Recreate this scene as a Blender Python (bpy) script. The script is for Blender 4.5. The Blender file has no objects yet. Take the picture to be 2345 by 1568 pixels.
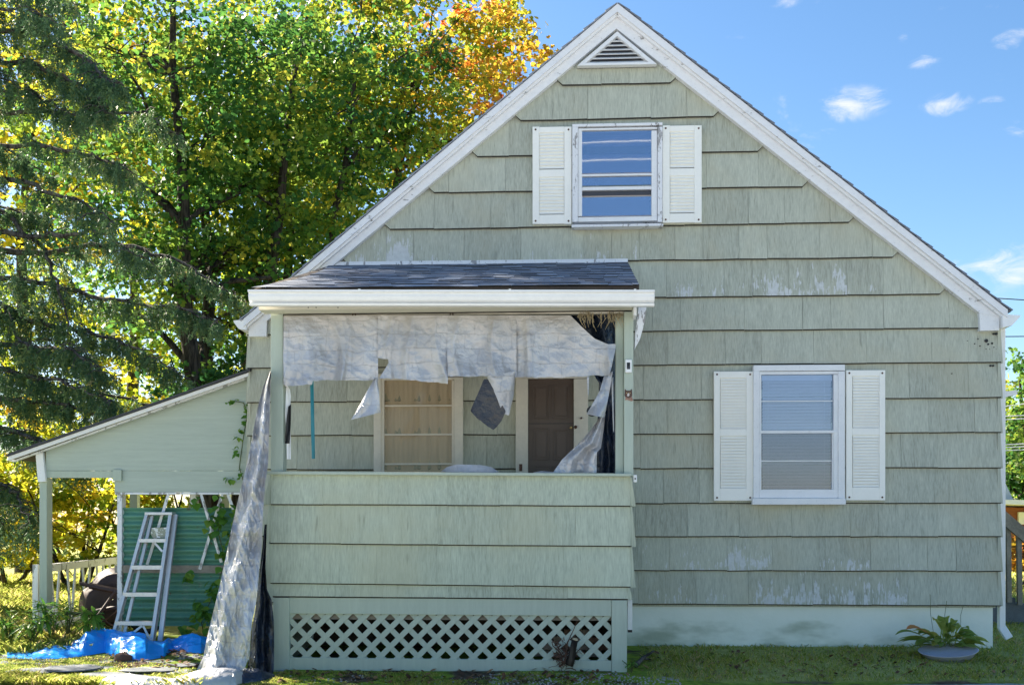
import bpy, math, random
import numpy as np
from mathutils import Vector, Matrix, noise as mn

random.seed(7)
rng = np.random.default_rng(7)
sc = bpy.context.scene
col = sc.collection
R = math.radians

# ------------------------------------------------------------------ camera
F = 2537.0            # focal length in units of a 2345 x 1568 picture
CAM = Vector((0.63, -11.3, 1.23))
YAW = R(3.2)
cam_d = bpy.data.cameras.new("camera")
cam = bpy.data.objects.new("camera", cam_d)
col.objects.link(cam)
cam.location = CAM
cam.rotation_euler = (R(90), 0, YAW)
cam_d.sensor_width = 36
cam_d.lens = 36 * F / 2345
cam_d.shift_y = (1200 - 784) / 2345
cam_d.clip_end = 2000
sc.camera = cam

# ------------------------------------------------------------------ light
SUN_EL, SUN_AZ = R(36), R(-60)      # azimuth from +Y towards +X
SKY = 0.048
SUN = 5.0
EXPO = 2.25
sun_dir = Vector((math.sin(SUN_AZ) * math.cos(SUN_EL), math.cos(SUN_AZ) * math.cos(SUN_EL), math.sin(SUN_EL)))
sun_d = bpy.data.lights.new("sun", 'SUN')
sun_d.energy = SUN
sun_d.angle = R(0.5)
sun_d.color = (1.0, 0.90, 0.74)
sun = bpy.data.objects.new("sun", sun_d)
col.objects.link(sun)
sun.rotation_euler = (-sun_dir).to_track_quat('-Z', 'Y').to_euler()
sc.view_settings.view_transform = 'Standard'
sc.view_settings.look = 'None'
sc.view_settings.gamma = 1
sc.view_settings.use_curve_mapping = False
sc.view_settings.exposure = EXPO
sc.render.engine = 'CYCLES'
sc.cycles.max_bounces = 10
sc.cycles.diffuse_bounces = 6
sc.cycles.transmission_bounces = 6
sc.cycles.transparent_max_bounces = 12
sc.cycles.caustics_reflective = False
sc.cycles.caustics_refractive = False
sc.cycles.sample_clamp_indirect = 4

FW = Vector((-math.sin(YAW), math.cos(YAW), 0))
RT = Vector((math.cos(YAW), math.sin(YAW), 0))

def ray(px, py):
    return FW + RT * ((px - 1172.5) / F) + Vector((0, 0, (1200 - py) / F))

def W(px, py, Y):
    d = ray(px, py)
    return CAM + d * ((Y - CAM.y) / d.y)

def gz(x, y):
    if y >= 0:
        z = 0.0
    elif y > -2.2:
        z = 0.075 * y
    else:
        z = -0.165 + 0.012 * (y + 2.2)
    return z + 0.018 * mn.noise(Vector((x * 0.9, y * 0.9, 3.1))) + 0.01 * mn.noise(Vector((x * 3, y * 3, 7)))

def G(px, py):
    lo, hi = -4.0, 60.0
    for _ in range(40):
        m = (lo + hi) / 2
        p = W(px, py, m)
        if p.z > gz(p.x, p.y): lo = m
        else: hi = m
    p = W(px, py, lo)
    return Vector((p.x, p.y, gz(p.x, p.y)))

# ------------------------------------------------------------------ node helpers
class NT:
    def __init__(s, nt): s.nt = nt
    def n(s, t, **kw):
        nd = s.nt.nodes.new(t)
        for k, v in kw.items(): setattr(nd, k, v)
        return nd
    def link(s, a, b): s.nt.links.new(a, b)
    def put(s, sock, v):
        if isinstance(v, bpy.types.NodeSocket): s.link(v, sock)
        elif v is not None:
            if isinstance(v, (tuple, list)) and len(v) == 3 and sock.type == 'RGBA': v = (*v, 1)
            sock.default_value = v
    def pos(s): return s.n('ShaderNodeNewGeometry').outputs['Position']
    def objc(s): return s.n('ShaderNodeTexCoord').outputs['Object']
    def mapv(s, vec, scale=(1, 1, 1), loc=(0, 0, 0), rot=(0, 0, 0)):
        m = s.n('ShaderNodeMapping'); s.link(vec, m.inputs['Vector'])
        m.inputs['Scale'].default_value = scale; m.inputs['Location'].default_value = loc; m.inputs['Rotation'].default_value = rot
        return m.outputs[0]
    def noise(s, vec, scale=5, detail=3, rough=.55, dist=0):
        t = s.n('ShaderNodeTexNoise'); s.link(vec, t.inputs['Vector'])
        t.inputs['Scale'].default_value = scale; t.inputs['Detail'].default_value = detail
        t.inputs['Roughness'].default_value = rough; t.inputs['Distortion'].default_value = dist
        return t.outputs['Fac']
    def vor(s, vec, scale=5, feature='F1', out='Distance'):
        t = s.n('ShaderNodeTexVoronoi', feature=feature); s.link(vec, t.inputs['Vector'])
        t.inputs['Scale'].default_value = scale
        return t.outputs[out]
    def math(s, op, a, b=None, c=None, clamp=False):
        m = s.n('ShaderNodeMath', operation=op, use_clamp=clamp)
        s.put(m.inputs[0], a); s.put(m.inputs[1], b)
        if c is not None: s.put(m.inputs[2], c)
        return m.outputs[0]
    def step(s, v, a, b):
        m = s.n('ShaderNodeMapRange', interpolation_type='SMOOTHSTEP'); s.put(m.inputs['Value'], v)
        m.inputs['From Min'].default_value = a; m.inputs['From Max'].default_value = b
        return m.outputs[0]
    def ramp(s, f, stops):
        r = s.n('ShaderNodeValToRGB'); s.put(r.inputs[0], f)
        e = r.color_ramp.elements
        while len(e) < len(stops): e.new(0.5)
        for i, (p, c) in enumerate(stops):
            e[i].position = p; e[i].color = (*c, 1)
        return r.outputs[0]
    def mix(s, f, a, b, mode='MIX'):
        m = s.n('ShaderNodeMix', data_type='RGBA', blend_type=mode)
        s.put(m.inputs[0], f); s.put(m.inputs[6], a); s.put(m.inputs[7], b)
        return m.outputs[2]
    def bump(s, h, strength=.3, dist=.01, normal=None):
        b = s.n('ShaderNodeBump'); s.put(b.inputs['Height'], h)
        b.inputs['Strength'].default_value = strength; b.inputs['Distance'].default_value = dist
        if normal is not None: s.link(normal, b.inputs['Normal'])
        return b.outputs[0]

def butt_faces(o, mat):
    """dark lower edge of a shingle, coloured in for the shadow line under its butt"""
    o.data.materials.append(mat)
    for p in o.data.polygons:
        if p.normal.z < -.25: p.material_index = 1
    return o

def material(name):
    m = bpy.data.materials.new(name); m.use_nodes = True
    t = NT(m.node_tree)
    b = next(n for n in m.node_tree.nodes if n.type == 'BSDF_PRINCIPLED')
    return m, t, b

def setb(t, b, color=None, rough=None, metal=None, normal=None, spec=None, **kw):
    if color is not None: t.put(b.inputs['Base Color'], color)
    if rough is not None: t.put(b.inputs['Roughness'], rough)
    if metal is not None: t.put(b.inputs['Metallic'], metal)
    if normal is not None: t.put(b.inputs['Normal'], normal)
    if spec is not None: t.put(b.inputs['Specular IOR Level'], spec)

# ------------------------------------------------------------------ world
world = bpy.data.worlds.new("World"); sc.world = world
world.use_nodes = True
wt = NT(world.node_tree)
bg = next(n for n in world.node_tree.nodes if n.type == 'BACKGROUND')
sky = wt.n('ShaderNodeTexSky', sky_type='NISHITA')
sky.sun_disc = False
sky.sun_elevation = SUN_EL
sky.sun_rotation = SUN_AZ
sky.air_density = 1.0; sky.dust_density = 0.6; sky.ozone_density = 1.5
dirv = wt.n('ShaderNodeTexCoord').outputs['Generated']
cn = wt.noise(wt.mapv(dirv, (6, 6, 13)), 2.2, 6, .6, .4)
# sparse small clouds everywhere, plus the ones that stand in the photographed part of the sky
blobs = [((1950, 238), 95, 40, .62), ((2165, 240), 62, 26, .44), ((2268, 238), 34, 16, .40), ((2112, 140), 42, 18, .40), ((2320, 92), 44, 22, .60),
         ((2345, 618), 230, 62, .80), ((2068, 86), 22, 16, .36), ((1800, 4), 40, 14, .34)]
acc = None
for (c, rx, rz, a) in blobs:
    d = ray(*c).normalized()
    q = wt.n('ShaderNodeVectorMath', operation='SUBTRACT'); wt.link(dirv, q.inputs[0]); q.inputs[1].default_value = d
    q2 = wt.mapv(q.outputs[0], (F / rx, F / rx, F / rz))
    ln = wt.n('ShaderNodeVectorMath', operation='LENGTH'); wt.link(q2, ln.inputs[0])
    g = wt.math('MULTIPLY', wt.math('SUBTRACT', 1.0, ln.outputs['Value'], clamp=True), a)
    acc = g if acc is None else wt.math('MAXIMUM', acc, g)
cn2 = wt.noise(wt.mapv(dirv, (14, 14, 26)), 2.0, 8, .62, .9)
local = wt.step(wt.math('ADD', acc, wt.math('MULTIPLY', wt.math('SUBTRACT', cn2, .5), 2.1)), .04, 1.0)
gate = wt.step(acc, 0.0, .22)
local = wt.math('MULTIPLY', local, gate)
wide = wt.math('MULTIPLY', wt.step(cn, .64, .86), .8)
cloud = wt.math('MAXIMUM', local, wide)
skyc = wt.n('ShaderNodeHueSaturation'); wt.link(sky.outputs[0], skyc.inputs['Color'])
skyc.inputs['Saturation'].default_value = 1.22
CLOUD = (4.6, 4.7, 5.0)
wt.link(wt.mix(wt.math('MULTIPLY', cloud, .9), skyc.outputs[0], CLOUD), bg.inputs['Color'])
bg.inputs['Strength'].default_value = SKY

# ------------------------------------------------------------------ mesh helpers
class MB:
    def __init__(s): s.v = []; s.f = []
    def add(s, vs, fs):
        o = len(s.v); s.v += [tuple(v) for v in vs]; s.f += [tuple(i + o for i in f) for f in fs]
    def box(s, a, b):
        x0, y0, z0 = (min(a[i], b[i]) for i in range(3)); x1, y1, z1 = (max(a[i], b[i]) for i in range(3))
        s.add([(x0, y0, z0), (x1, y0, z0), (x1, y1, z0), (x0, y1, z0), (x0, y0, z1), (x1, y0, z1), (x1, y1, z1), (x0, y1, z1)],
              [(0, 3, 2, 1), (4, 5, 6, 7), (0, 1, 5, 4), (1, 2, 6, 5), (2, 3, 7, 6), (3, 0, 4, 7)])
        return s
    def prism(s, front, back):
        n = len(front)
        s.add(list(front) + list(back), [tuple(range(n)), tuple(range(2 * n - 1, n - 1, -1))] + [(i, i + n, (i + 1) % n + n, (i + 1) % n) for i in range(n)])
        return s
    def poly(s, pts, y0, y1):      # polygon in XZ (tuples x,z), counted counter clockwise seen from -Y
        return s.prism([(p[0], y0, p[1]) for p in pts], [(p[0], y1, p[1]) for p in pts])
    def bar(s, a, b, w, t, up=(0, -1, 0)):   # w across, t along up
        a = Vector(a); b = Vector(b); d = (b - a).normalized(); u = Vector(up)
        u = (u - d * u.dot(d)).normalized(); c = d.cross(u)
        q = [c * w / 2 + u * t / 2, -c * w / 2 + u * t / 2, -c * w / 2 - u * t / 2, c * w / 2 - u * t / 2]
        s.prism([a + k for k in q][::-1], [b + k for k in q][::-1]); return s
    def tube(s, pts, rad, n=6, cap=True):
        pts = [Vector(p) for p in pts]
        if not isinstance(rad, (list, tuple)): rad = [rad] * len(pts)
        o = len(s.v); ref = Vector((0.31, 0.57, 0.76))
        for i, p in enumerate(pts):
            d = (pts[min(i + 1, len(pts) - 1)] - pts[max(i - 1, 0)])
            d = d.normalized() if d.length > 1e-9 else Vector((0, 0, 1))
            u = d.cross(ref); u = u.normalized() if u.length > 1e-3 else d.cross(Vector((1, 0, 0))).normalized()
            w = d.cross(u)
            for k in range(n):
                a = 2 * math.pi * k / n
                s.v.append(tuple(p + (u * math.cos(a) + w * math.sin(a)) * rad[i]))
        for i in range(len(pts) - 1):
            for k in range(n):
                a = o + i * n + k; b = o + i * n + (k + 1) % n
                s.f.append((a, b, b + n, a + n))
        if cap:
            s.f.append(tuple(o + k for k in range(n))[::-1]); e = o + (len(pts) - 1) * n
            s.f.append(tuple(e + k for k in range(n)))
        return s
    def grid(s, P):    # P[i][j] points
        o = len(s.v); m = len(P[0])
        for r in P: s.v += [tuple(p) for p in r]
        for i in range(len(P) - 1):
            for j in range(m - 1):
                a = o + i * m + j; s.f.append((a, a + 1, a + m + 1, a + m))
        return s
    def lathe(s, c, prof, n=20, axis='z'):
        c = Vector(c); o = len(s.v)
        for (r, h) in prof:
            for k in range(n):
                a = 2 * math.pi * k / n
                v = Vector((r * math.cos(a), r * math.sin(a), h)) if axis == 'z' else Vector((r * math.cos(a), h, r * math.sin(a)))
                s.v.append(tuple(c + v))
        for i in range(len(prof) - 1):
            for k in range(n):
                a = o + i * n + k; b = o + i * n + (k + 1) % n
                s.f.append((a, b, b + n, a + n))
        return s

WORLD = {}
def link(name, data, parent=None, at=(0, 0, 0)):
    o = bpy.data.objects.new(name, data); col.objects.link(o)
    at = Vector(at); WORLD[o.name] = at
    if parent is not None:
        o.parent = parent; o.location = at - WORLD[parent.name]
    else: o.location = at
    return o

def obj(name, mb, mat, parent=None, at=None, smooth=False, bevel=0):
    if at is None:
        if parent is None:
            at = (sum(v[0] for v in mb.v) / len(mb.v), sum(v[1] for v in mb.v) / len(mb.v), min(v[2] for v in mb.v))
        else:
            at = ((min(v[0] for v in mb.v) + max(v[0] for v in mb.v)) / 2, (min(v[1] for v in mb.v) + max(v[1] for v in mb.v)) / 2, min(v[2] for v in mb.v))
    at = Vector(at)
    me = bpy.data.meshes.new(name)
    me.from_pydata([(v[0] - at.x, v[1] - at.y, v[2] - at.z) for v in mb.v], [], mb.f)
    if mat is not None: me.materials.append(mat)
    if smooth: me.polygons.foreach_set('use_smooth', [True] * len(me.polygons))
    me.update()
    o = link(name, me, parent, at)
    if bevel:
        m = o.modifiers.new('bevel', 'BEVEL'); m.width = bevel; m.segments = 2; m.limit_method = 'ANGLE'; m.angle_limit = R(40)
    return o

def tag(o, label=None, cat=None, group=None, kind=None):
    if label: o['label'] = label
    if cat: o['category'] = cat
    if group: o['group'] = group
    if kind: o['kind'] = kind
    return o

def thing(name, label, cat, at, group=None):
    o = link(name, None, None, at); o.empty_display_size = .1
    return tag(o, label, cat, group)

def np_mesh(name, verts, mat, parent=None, at=(0, 0, 0), tint=None):
    """verts (N,k,3): N faces of k corners each, one ngon per row"""
    N, k = verts.shape[:2]
    me = bpy.data.meshes.new(name)
    me.vertices.add(N * k); me.loops.add(N * k); me.polygons.add(N)
    vv = verts.reshape(-1, 3) - np.array(at)
    me.vertices.foreach_set('co', vv.astype(np.float32).ravel())
    me.loops.foreach_set('vertex_index', np.arange(N * k, dtype=np.int32))
    me.polygons.foreach_set('loop_start', np.arange(0, N * k, k, dtype=np.int32))
    me.update(calc_edges=True)
    if tint is not None:
        a = me.attributes.new('tint', 'FLOAT', 'FACE'); a.data.foreach_set('value', tint.astype(np.float32))
    me.materials.append(mat)
    return link(name, me, parent, at)

def clip(poly, a, b):
    """keep the part of poly (list of (x,z)) left of the directed line a->b"""
    out = []
    def side(p): return (b[0] - a[0]) * (p[1] - a[1]) - (b[1] - a[1]) * (p[0] - a[0])
    for i, p in enumerate(poly):
        q = poly[(i + 1) % len(poly)]; sp, sq = side(p), side(q)
        if sp >= 0: out.append(p)
        if sp * sq < 0:
            t = sp / (sp - sq); out.append((p[0] + (q[0] - p[0]) * t, p[1] + (q[1] - p[1]) * t))
    return out

def vbox(mb, x0, y0, x1, y1, Yf, Yb):
    a = W(x0, y1, Yf); b = W(x1, y0, Yf)
    return mb.box((a.x, Yf, a.z), (b.x, Yb, b.z))

def lerp(a, b, t): return a + (b - a) * t
def interp(pts, t):
    """pts list of (t, v...)"""
    if t <= pts[0][0]: return pts[0][1]
    for (a, va), (b, vb) in zip(pts, pts[1:]):
        if t <= b: return va + (vb - va) * (t - a) / max(b - a, 1e-9)
    return pts[-1][1]

# ------------------------------------------------------------------ materials
def paint_siding(name, base, streak=.10):
    m, t, b = material(name)
    p = t.pos()
    s1 = t.noise(t.mapv(p, (120, 120, 1.2)), 1, 3, .6)
    s2 = t.noise(t.mapv(p, (30, 30, 2.2)), 1, 4, .6)
    bl = t.noise(p, 1.3, 4, .6)
    bl2 = t.noise(t.mapv(p, (5, 5, 2)), 1, 3, .6)
    rnd = t.n('ShaderNodeObjectInfo').outputs['Random']
    v = t.math('ADD', t.math('MULTIPLY', t.math('SUBTRACT', s1, .5), 1.0), t.math('MULTIPLY', t.math('SUBTRACT', s2, .5), .6))
    v = t.math('ADD', v, t.math('MULTIPLY', t.math('SUBTRACT', bl2, .5), .3))
    v = t.math('ADD', v, t.math('MULTIPLY', t.math('SUBTRACT', rnd, .5), .20))
    v = t.math('ADD', v, .5, clamp=True)
    dark = tuple(c * .66 for c in base); lite = tuple(min(c * 1.26, 1) for c in base)
    c = t.ramp(v, [(.15, dark), (.5, base), (.85, lite)])
    warm = (base[0] * 1.05, base[1] * .97, base[2] * .88)
    c = t.mix(t.math('MULTIPLY', t.step(bl, .45, .7), .55), c, warm)
    # mould / dirt drips
    drip = t.math('MULTIPLY', t.step(t.noise(t.mapv(p, (26, 26, 1.1), (3, 0, 9)), 1, 3, .5), .60, .76), t.step(bl, .38, .62))
    c = t.mix(t.math('MULTIPLY', drip, .42), c, (.10, .105, .085))
    # flaked paint: amount kept on each shingle, more towards its butt
    at = t.n('ShaderNodeAttribute', attribute_type='OBJECT', attribute_name='peel').outputs['Fac']
    lz = t.n('ShaderNodeSeparateXYZ'); t.link(t.objc(), lz.inputs[0])
    pn = t.noise(t.mapv(p, (60, 60, 4.5), (1, 2, 3)), 1, 4, .62)
    pn2 = t.noise(t.mapv(p, (13, 13, 6)), 1, 3, .6)
    k = t.math('ADD', t.math('MULTIPLY', pn, .5), t.math('MULTIPLY', pn2, .5))
    k = t.math('ADD', k, t.math('MULTIPLY', at, .25))
    k = t.math('SUBTRACT', k, t.math('MULTIPLY', t.math('ABSOLUTE', t.math('SUBTRACT', lz.outputs['Z'], .06)), .5))
    k = t.math('SUBTRACT', k, t.math('MULTIPLY', t.math('LESS_THAN', at, .02), .12))
    peel = t.step(k, .672, .70)
    flake = t.mix(t.noise(p, 30, 2, .5), (.46, .475, .46), (.68, .69, .67))
    c = t.mix(peel, c, flake)
    h = t.math('SUBTRACT', t.math('ADD', s1, t.math('MULTIPLY', s2, .6)), t.math('MULTIPLY', peel, .5))
    setb(t, b, c, .72, normal=t.bump(h, .42, .005), spec=.25)
    return m

def plain(name, c, rough=.6, var=.12, scale=6, bumps=.15, bd=.004, metal=0, spec=.35, stretch=(1, 1, 1)):
    m, t, b = material(name)
    p = t.mapv(t.pos(), stretch)
    n1 = t.noise(p, scale, 4, .6); n2 = t.noise(p, scale * 7, 3, .6)
    v = t.math('ADD', t.math('MULTIPLY', n1, .6), t.math('MULTIPLY', n2, .4))
    cc = t.ramp(v, [(.25, tuple(x * (1 - var) for x in c)), (.75, tuple(min(1, x * (1 + var)) for x in c))])
    setb(t, b, cc, rough, metal, t.bump(n2, bumps, bd), spec)
    return m

def peeled_white(name, base=(.80, .80, .80), amount=.62, under=(.42, .41, .40), stretch=(1, 1, 1), rot=(0, 0, 0), dirt=.25):
    m, t, b = material(name)
    p = t.mapv(t.pos(), stretch, rot=rot)
    n1 = t.noise(p, 9, 5, .65); n2 = t.noise(p, 42, 3, .6); n3 = t.noise(t.pos(), 1.7, 3, .6)
    k = t.math('ADD', t.math('MULTIPLY', n1, .6), t.math('ADD', t.math('MULTIPLY', n2, .2), t.math('MULTIPLY', n3, .2)))
    pe = t.step(k, amount, amount + .02)
    w = t.mix(t.math('MULTIPLY', t.step(n1, .3, .8), dirt), base, tuple(x * .72 for x in base))
    crack = t.step(t.noise(t.mapv(p, (1, 1, 1)), 70, 2, .5), .62, .7)
    w = t.mix(t.math('MULTIPLY', crack, .25), w, tuple(x * .5 for x in base))
    c = t.mix(pe, w, t.mix(n2, under, tuple(x * .6 for x in under)))
    h = t.math('SUBTRACT', t.math('MULTIPLY', n2, .3), pe)
    setb(t, b, c, .55, normal=t.bump(h, .35, .003), spec=.3)
    return m

SAGE = (.44, .453, .367)
M_side = paint_siding("sage_shingle_paint", SAGE)
M_porch = paint_siding("sage_porch_paint", (.44, .48, .375))
M_board = plain("sage_board_paint", (.42, .475, .395), .6, .10, 3, .2, .003, stretch=(9, 9, .8))
M_ply = plain("sage_plywood_paint", (.42, .475, .41), .6, .14, 2.2, .35, .004, stretch=(.7, 3, 14))
M_white = peeled_white("white_trim_paint", (.80, .80, .80), .66)
M_rake = peeled_white("weathered_rake_paint", (.80, .80, .81), .595, stretch=(.8, 1, 2.2), rot=(0, R(20), 0))
M_peel = peeled_white("flaking_white_paint", (.78, .78, .79), .55, stretch=(2, 1, .6))
M_shut = plain("shutter_vinyl", (.88, .86, .79), .5, .05, 5, .06, .002)
M_alum = plain("white_aluminium", (.82, .815, .80), .38, .07, 4, .05, .002)
M_cream = plain("cream_fascia", (.60, .57, .47), .5, .07, 5, .06)
M_casing = plain("dirty_casing_paint", (.66, .61, .50), .55, .12, 5, .1)
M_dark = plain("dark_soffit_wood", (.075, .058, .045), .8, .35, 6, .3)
M_door = plain("brown_door_paint", (.105, .074, .056), .42, .12, 5, .08)
M_black = plain("black_plastic", (.012, .012, .014), .35, .1, 5, .05)
M_wood = plain("weathered_wood", (.26, .23, .19), .8, .4, 6, .5, .006, stretch=(1, 1, 1))
M_brass = plain("brass", (.75, .5, .18), .3, .1, 20, .05, metal=1)
M_rust = plain("rusty_iron", (.10, .05, .032), .7, .5, 18, .3)
M_barrow = plain("brown_barrow_paint", (.045, .025, .022), .5, .45, 7, .25)

def m_foundation():
    m, t, b = material("painted_foundation")
    p = t.pos(); n = t.noise(p, 2.4, 5, .62); n2 = t.noise(p, 22, 3, .6); n3 = t.noise(t.mapv(p, (1, 1, 2.5)), 1.1, 4, .6)
    c = t.mix(n, (.68, .73, .62), (.86, .88, .80))
    sx = t.n('ShaderNodeSeparateXYZ'); t.link(p, sx.inputs[0])
    low = t.math('SUBTRACT', 1.0, t.math('DIVIDE', sx.outputs['Z'], .30), clamp=True)
    g = t.step(t.math('ADD', n3, t.math('MULTIPLY', low, .20)), .58, .84)
    c = t.mix(t.math('MULTIPLY', g, .62), c, (.20, .25, .14))
    sp = t.step(t.noise(p, 9, 4, .7), .70, .76)
    c = t.mix(t.math('MULTIPLY', sp, .6), c, (.16, .17, .12))
    setb(t, b, c, .8, normal=t.bump(t.math('ADD', n2, n), .3, .008), spec=.2)
    return m
M_found = m_foundation()

def m_asphalt_shingle():
    m, t, b = material("asphalt_roof_shingle")
    p = t.pos(); rnd = t.n('ShaderNodeObjectInfo').outputs['Random']
    n = t.noise(p, 160, 2, .6); n2 = t.noise(p, 14, 3, .6)
    v = t.math('ADD', t.math('MULTIPLY', rnd, .55), t.math('ADD', t.math('MULTIPLY', n, .25), t.math('MULTIPLY', n2, .2)))
    c = t.ramp(v, [(.05, (.09, .10, .125)), (.5, (.20, .22, .265)), (.95, (.36, .385, .43))])
    setb(t, b, c, .85, normal=t.bump(n, .5, .004), spec=.25)
    return m
M_roof = m_asphalt_shingle()

def m_tarp():
    m, t, b = material("silver_tarp")
    p = t.pos(); o = t.mapv(p, (1, .35, 1))
    n1 = t.noise(o, 7, 5, .6, .6); n2 = t.noise(o, 28, 4, .6, .8); n3 = t.noise(t.mapv(p, (1, 1, 1)), 2.2, 3, .6)
    # folded creases of a tarp that was packed flat: a loose grid of ridges
    dn = t.n('ShaderNodeTexNoise'); t.link(p, dn.inputs['Vector']); dn.inputs['Scale'].default_value = 3.5; dn.inputs['Detail'].default_value = 3
    dsc = t.n('ShaderNodeVectorMath', operation='SCALE'); t.link(dn.outputs['Color'], dsc.inputs[0]); dsc.inputs['Scale'].default_value = .10
    dad = t.n('ShaderNodeVectorMath', operation='ADD'); t.link(p, dad.inputs[0]); t.link(dsc.outputs[0], dad.inputs[1])
    br = t.n('ShaderNodeTexBrick'); t.link(t.mapv(dad.outputs[0], (1, 1, 1), (.1, 0, .03), (R(90), 0, 0)), br.inputs['Vector'])
    br.inputs['Scale'].default_value = 1; br.inputs['Brick Width'].default_value = .21; br.inputs['Row Height'].default_value = .13
    br.inputs['Mortar Size'].default_value = .0022; br.inputs['Mortar Smooth'].default_value = .8; br.offset = .37; br.squash = 1.6; br.squash_frequency = 3
    ridge = t.math('ABSOLUTE', t.math('SUBTRACT', t.noise(o, 11, 3, .5, 1.0), .5))
    h = t.math('ADD', t.math('MULTIPLY', n2, .35), t.math('ADD', n1, t.math('MULTIPLY', br.outputs['Fac'], -.12)))
    wv = t.n('ShaderNodeVectorMath', operation='ADD'); t.link(o, wv.inputs[0])
    nz = t.n('ShaderNodeTexNoise'); t.link(o, nz.inputs['Vector']); nz.inputs['Scale'].default_value = 4; nz.inputs['Detail'].default_value = 3
    sc_ = t.n('ShaderNodeVectorMath', operation='SCALE'); t.link(nz.outputs['Color'], sc_.inputs[0]); sc_.inputs['Scale'].default_value = .35; t.link(sc_.outputs[0], wv.inputs[1])
    f1 = t.vor(wv.outputs[0], 4.2); f2 = t.vor(wv.outputs[0], 15)
    h = t.math('ADD', t.math('MULTIPLY', h, .35), t.math('ADD', t.math('MULTIPLY', f1, 1.1), t.math('MULTIPLY', f2, .35)))
    h = t.math('SUBTRACT', h, t.math('MULTIPLY', ridge, .4))
    c = t.mix(t.step(n3, .3, .7), (.37, .37, .385), (.51, .51, .525))
    c = t.mix(t.math('MULTIPLY', t.step(n1, .5, .75), .35), c, (.46, .42, .37))
    c = t.mix(t.math('MULTIPLY', br.outputs['Fac'], t.math('MULTIPLY', t.step(n1, .42, .62), .30)), c, (.18, .175, .175))
    ve = t.vor(wv.outputs[0], 7, 'DISTANCE_TO_EDGE')
    crk = t.math('SUBTRACT', 1.0, t.step(ve, .0, .05))
    c = t.mix(t.math('MULTIPLY', crk, t.math('MULTIPLY', n1, .0)), c, (.22, .215, .215))
    sz = t.n('ShaderNodeSeparateXYZ'); t.link(p, sz.inputs[0])
    top_reflect = t.math('MULTIPLY', t.step(t.math('ADD', sz.outputs['Z'], t.math('MULTIPLY', n1, .35)), 2.95, 3.35), .55)
    c = t.mix(top_reflect, c, (.44, .385, .33))  # warm band painted in for light reflected off the porch ceiling
    lines = t.math('MULTIPLY', br.outputs['Fac'], -.4)
    fine = t.math('ADD', t.math('MULTIPLY', t.noise(t.mapv(p, (13, 4, 17), rot=(0, R(24), 0)), 1, 4, .62, 1.2), .7), t.math('MULTIPLY', n2, .4))
    h2 = t.math('ADD', fine, t.math('SUBTRACT', lines, t.math('MULTIPLY', ridge, 1.2)))
    setb(t, b, c, .31, .20, t.bump(h2, .6, .016), spec=.6)
    return m
M_tarp = m_tarp()

def m_sheet(name, c, rough=.25, s=9, bs=.6):
    m, t, b = material(name)
    p = t.pos(); n = t.noise(p, s, 4, .6, .7); n2 = t.noise(p, s * 4, 3, .6)
    ridge = t.math('ABSOLUTE', t.math('SUBTRACT', t.noise(p, s * 1.4, 3, .5, .8), .5))
    cc = t.mix(n, tuple(x * .8 for x in c), tuple(min(1, x * 1.15) for x in c))
    d = t.step(t.noise(p, 6, 4, .65), .62, .72)
    cc = t.mix(t.math('MULTIPLY', d, .25), cc, tuple(x * .45 + .06 for x in c))
    h = t.math('ADD', t.math('SUBTRACT', n, ridge), t.math('MULTIPLY', n2, .2))
    setb(t, b, cc, rough, 0, t.bump(h, bs, .02), spec=.5)
    return m
M_blue = m_sheet("blue_tarp", (.004, .30, .90), .28, 4, .3)
M_navy = m_sheet("navy_tarp_back", (.012, .020, .040), .26, 9, .8)
M_charc = m_sheet("charcoal_tarp_back", (.045, .042, .045), .3, 12, .7)
M_teal = m_sheet("teal_strap", (.015, .20, .24), .35, 9, .3)

def m_glass(name, refl, tint):
    m, t, b = material(name)
    nt = m.node_tree; nt.nodes.remove(b)
    tr = t.n('ShaderNodeBsdfTransparent'); tr.inputs[0].default_value = (*tint, 1)
    gl = t.n('ShaderNodeBsdfGlossy'); gl.inputs['Roughness'].default_value = .02
    gl.inputs[0].default_value = (.80, .84, .95, 1)
    t.link(t.bump(t.noise(t.pos(), 3, 2, .5), .012, .01), gl.inputs['Normal'])
    mx = t.n('ShaderNodeMixShader'); mx.inputs[0].default_value = refl
    t.link(tr.outputs[0], mx.inputs[1]); t.link(gl.outputs[0], mx.inputs[2])
    out = next(n for n in nt.nodes if n.type == 'OUTPUT_MATERIAL'); t.link(mx.outputs[0], out.inputs[0])
    return m
M_glass_a = m_glass("attic_glass", .34, (.6, .65, .75))
M_glass_b = m_glass("window_glass", .10, (.80, .84, .92))
M_glass_c = m_glass("porch_glass", .012, (.9, .88, .84))
M_curtain = plain("beige_curtain", (.66, .57, .44), .8, .10, 4, .1, stretch=(6, 1, .5))
M_blind = plain("white_blind", (.80, .80, .80), .5, .05, 3, .05)
M_att = plain("pale_attic_backing", (.80, .76, .80), .8, .1, 3, .05)
M_glass_s = m_glass("screened_glass", .10, (.66, .68, .76))
M_int = plain("dark_interior", (.06, .065, .08), .8, .1, 3, .05)

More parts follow.
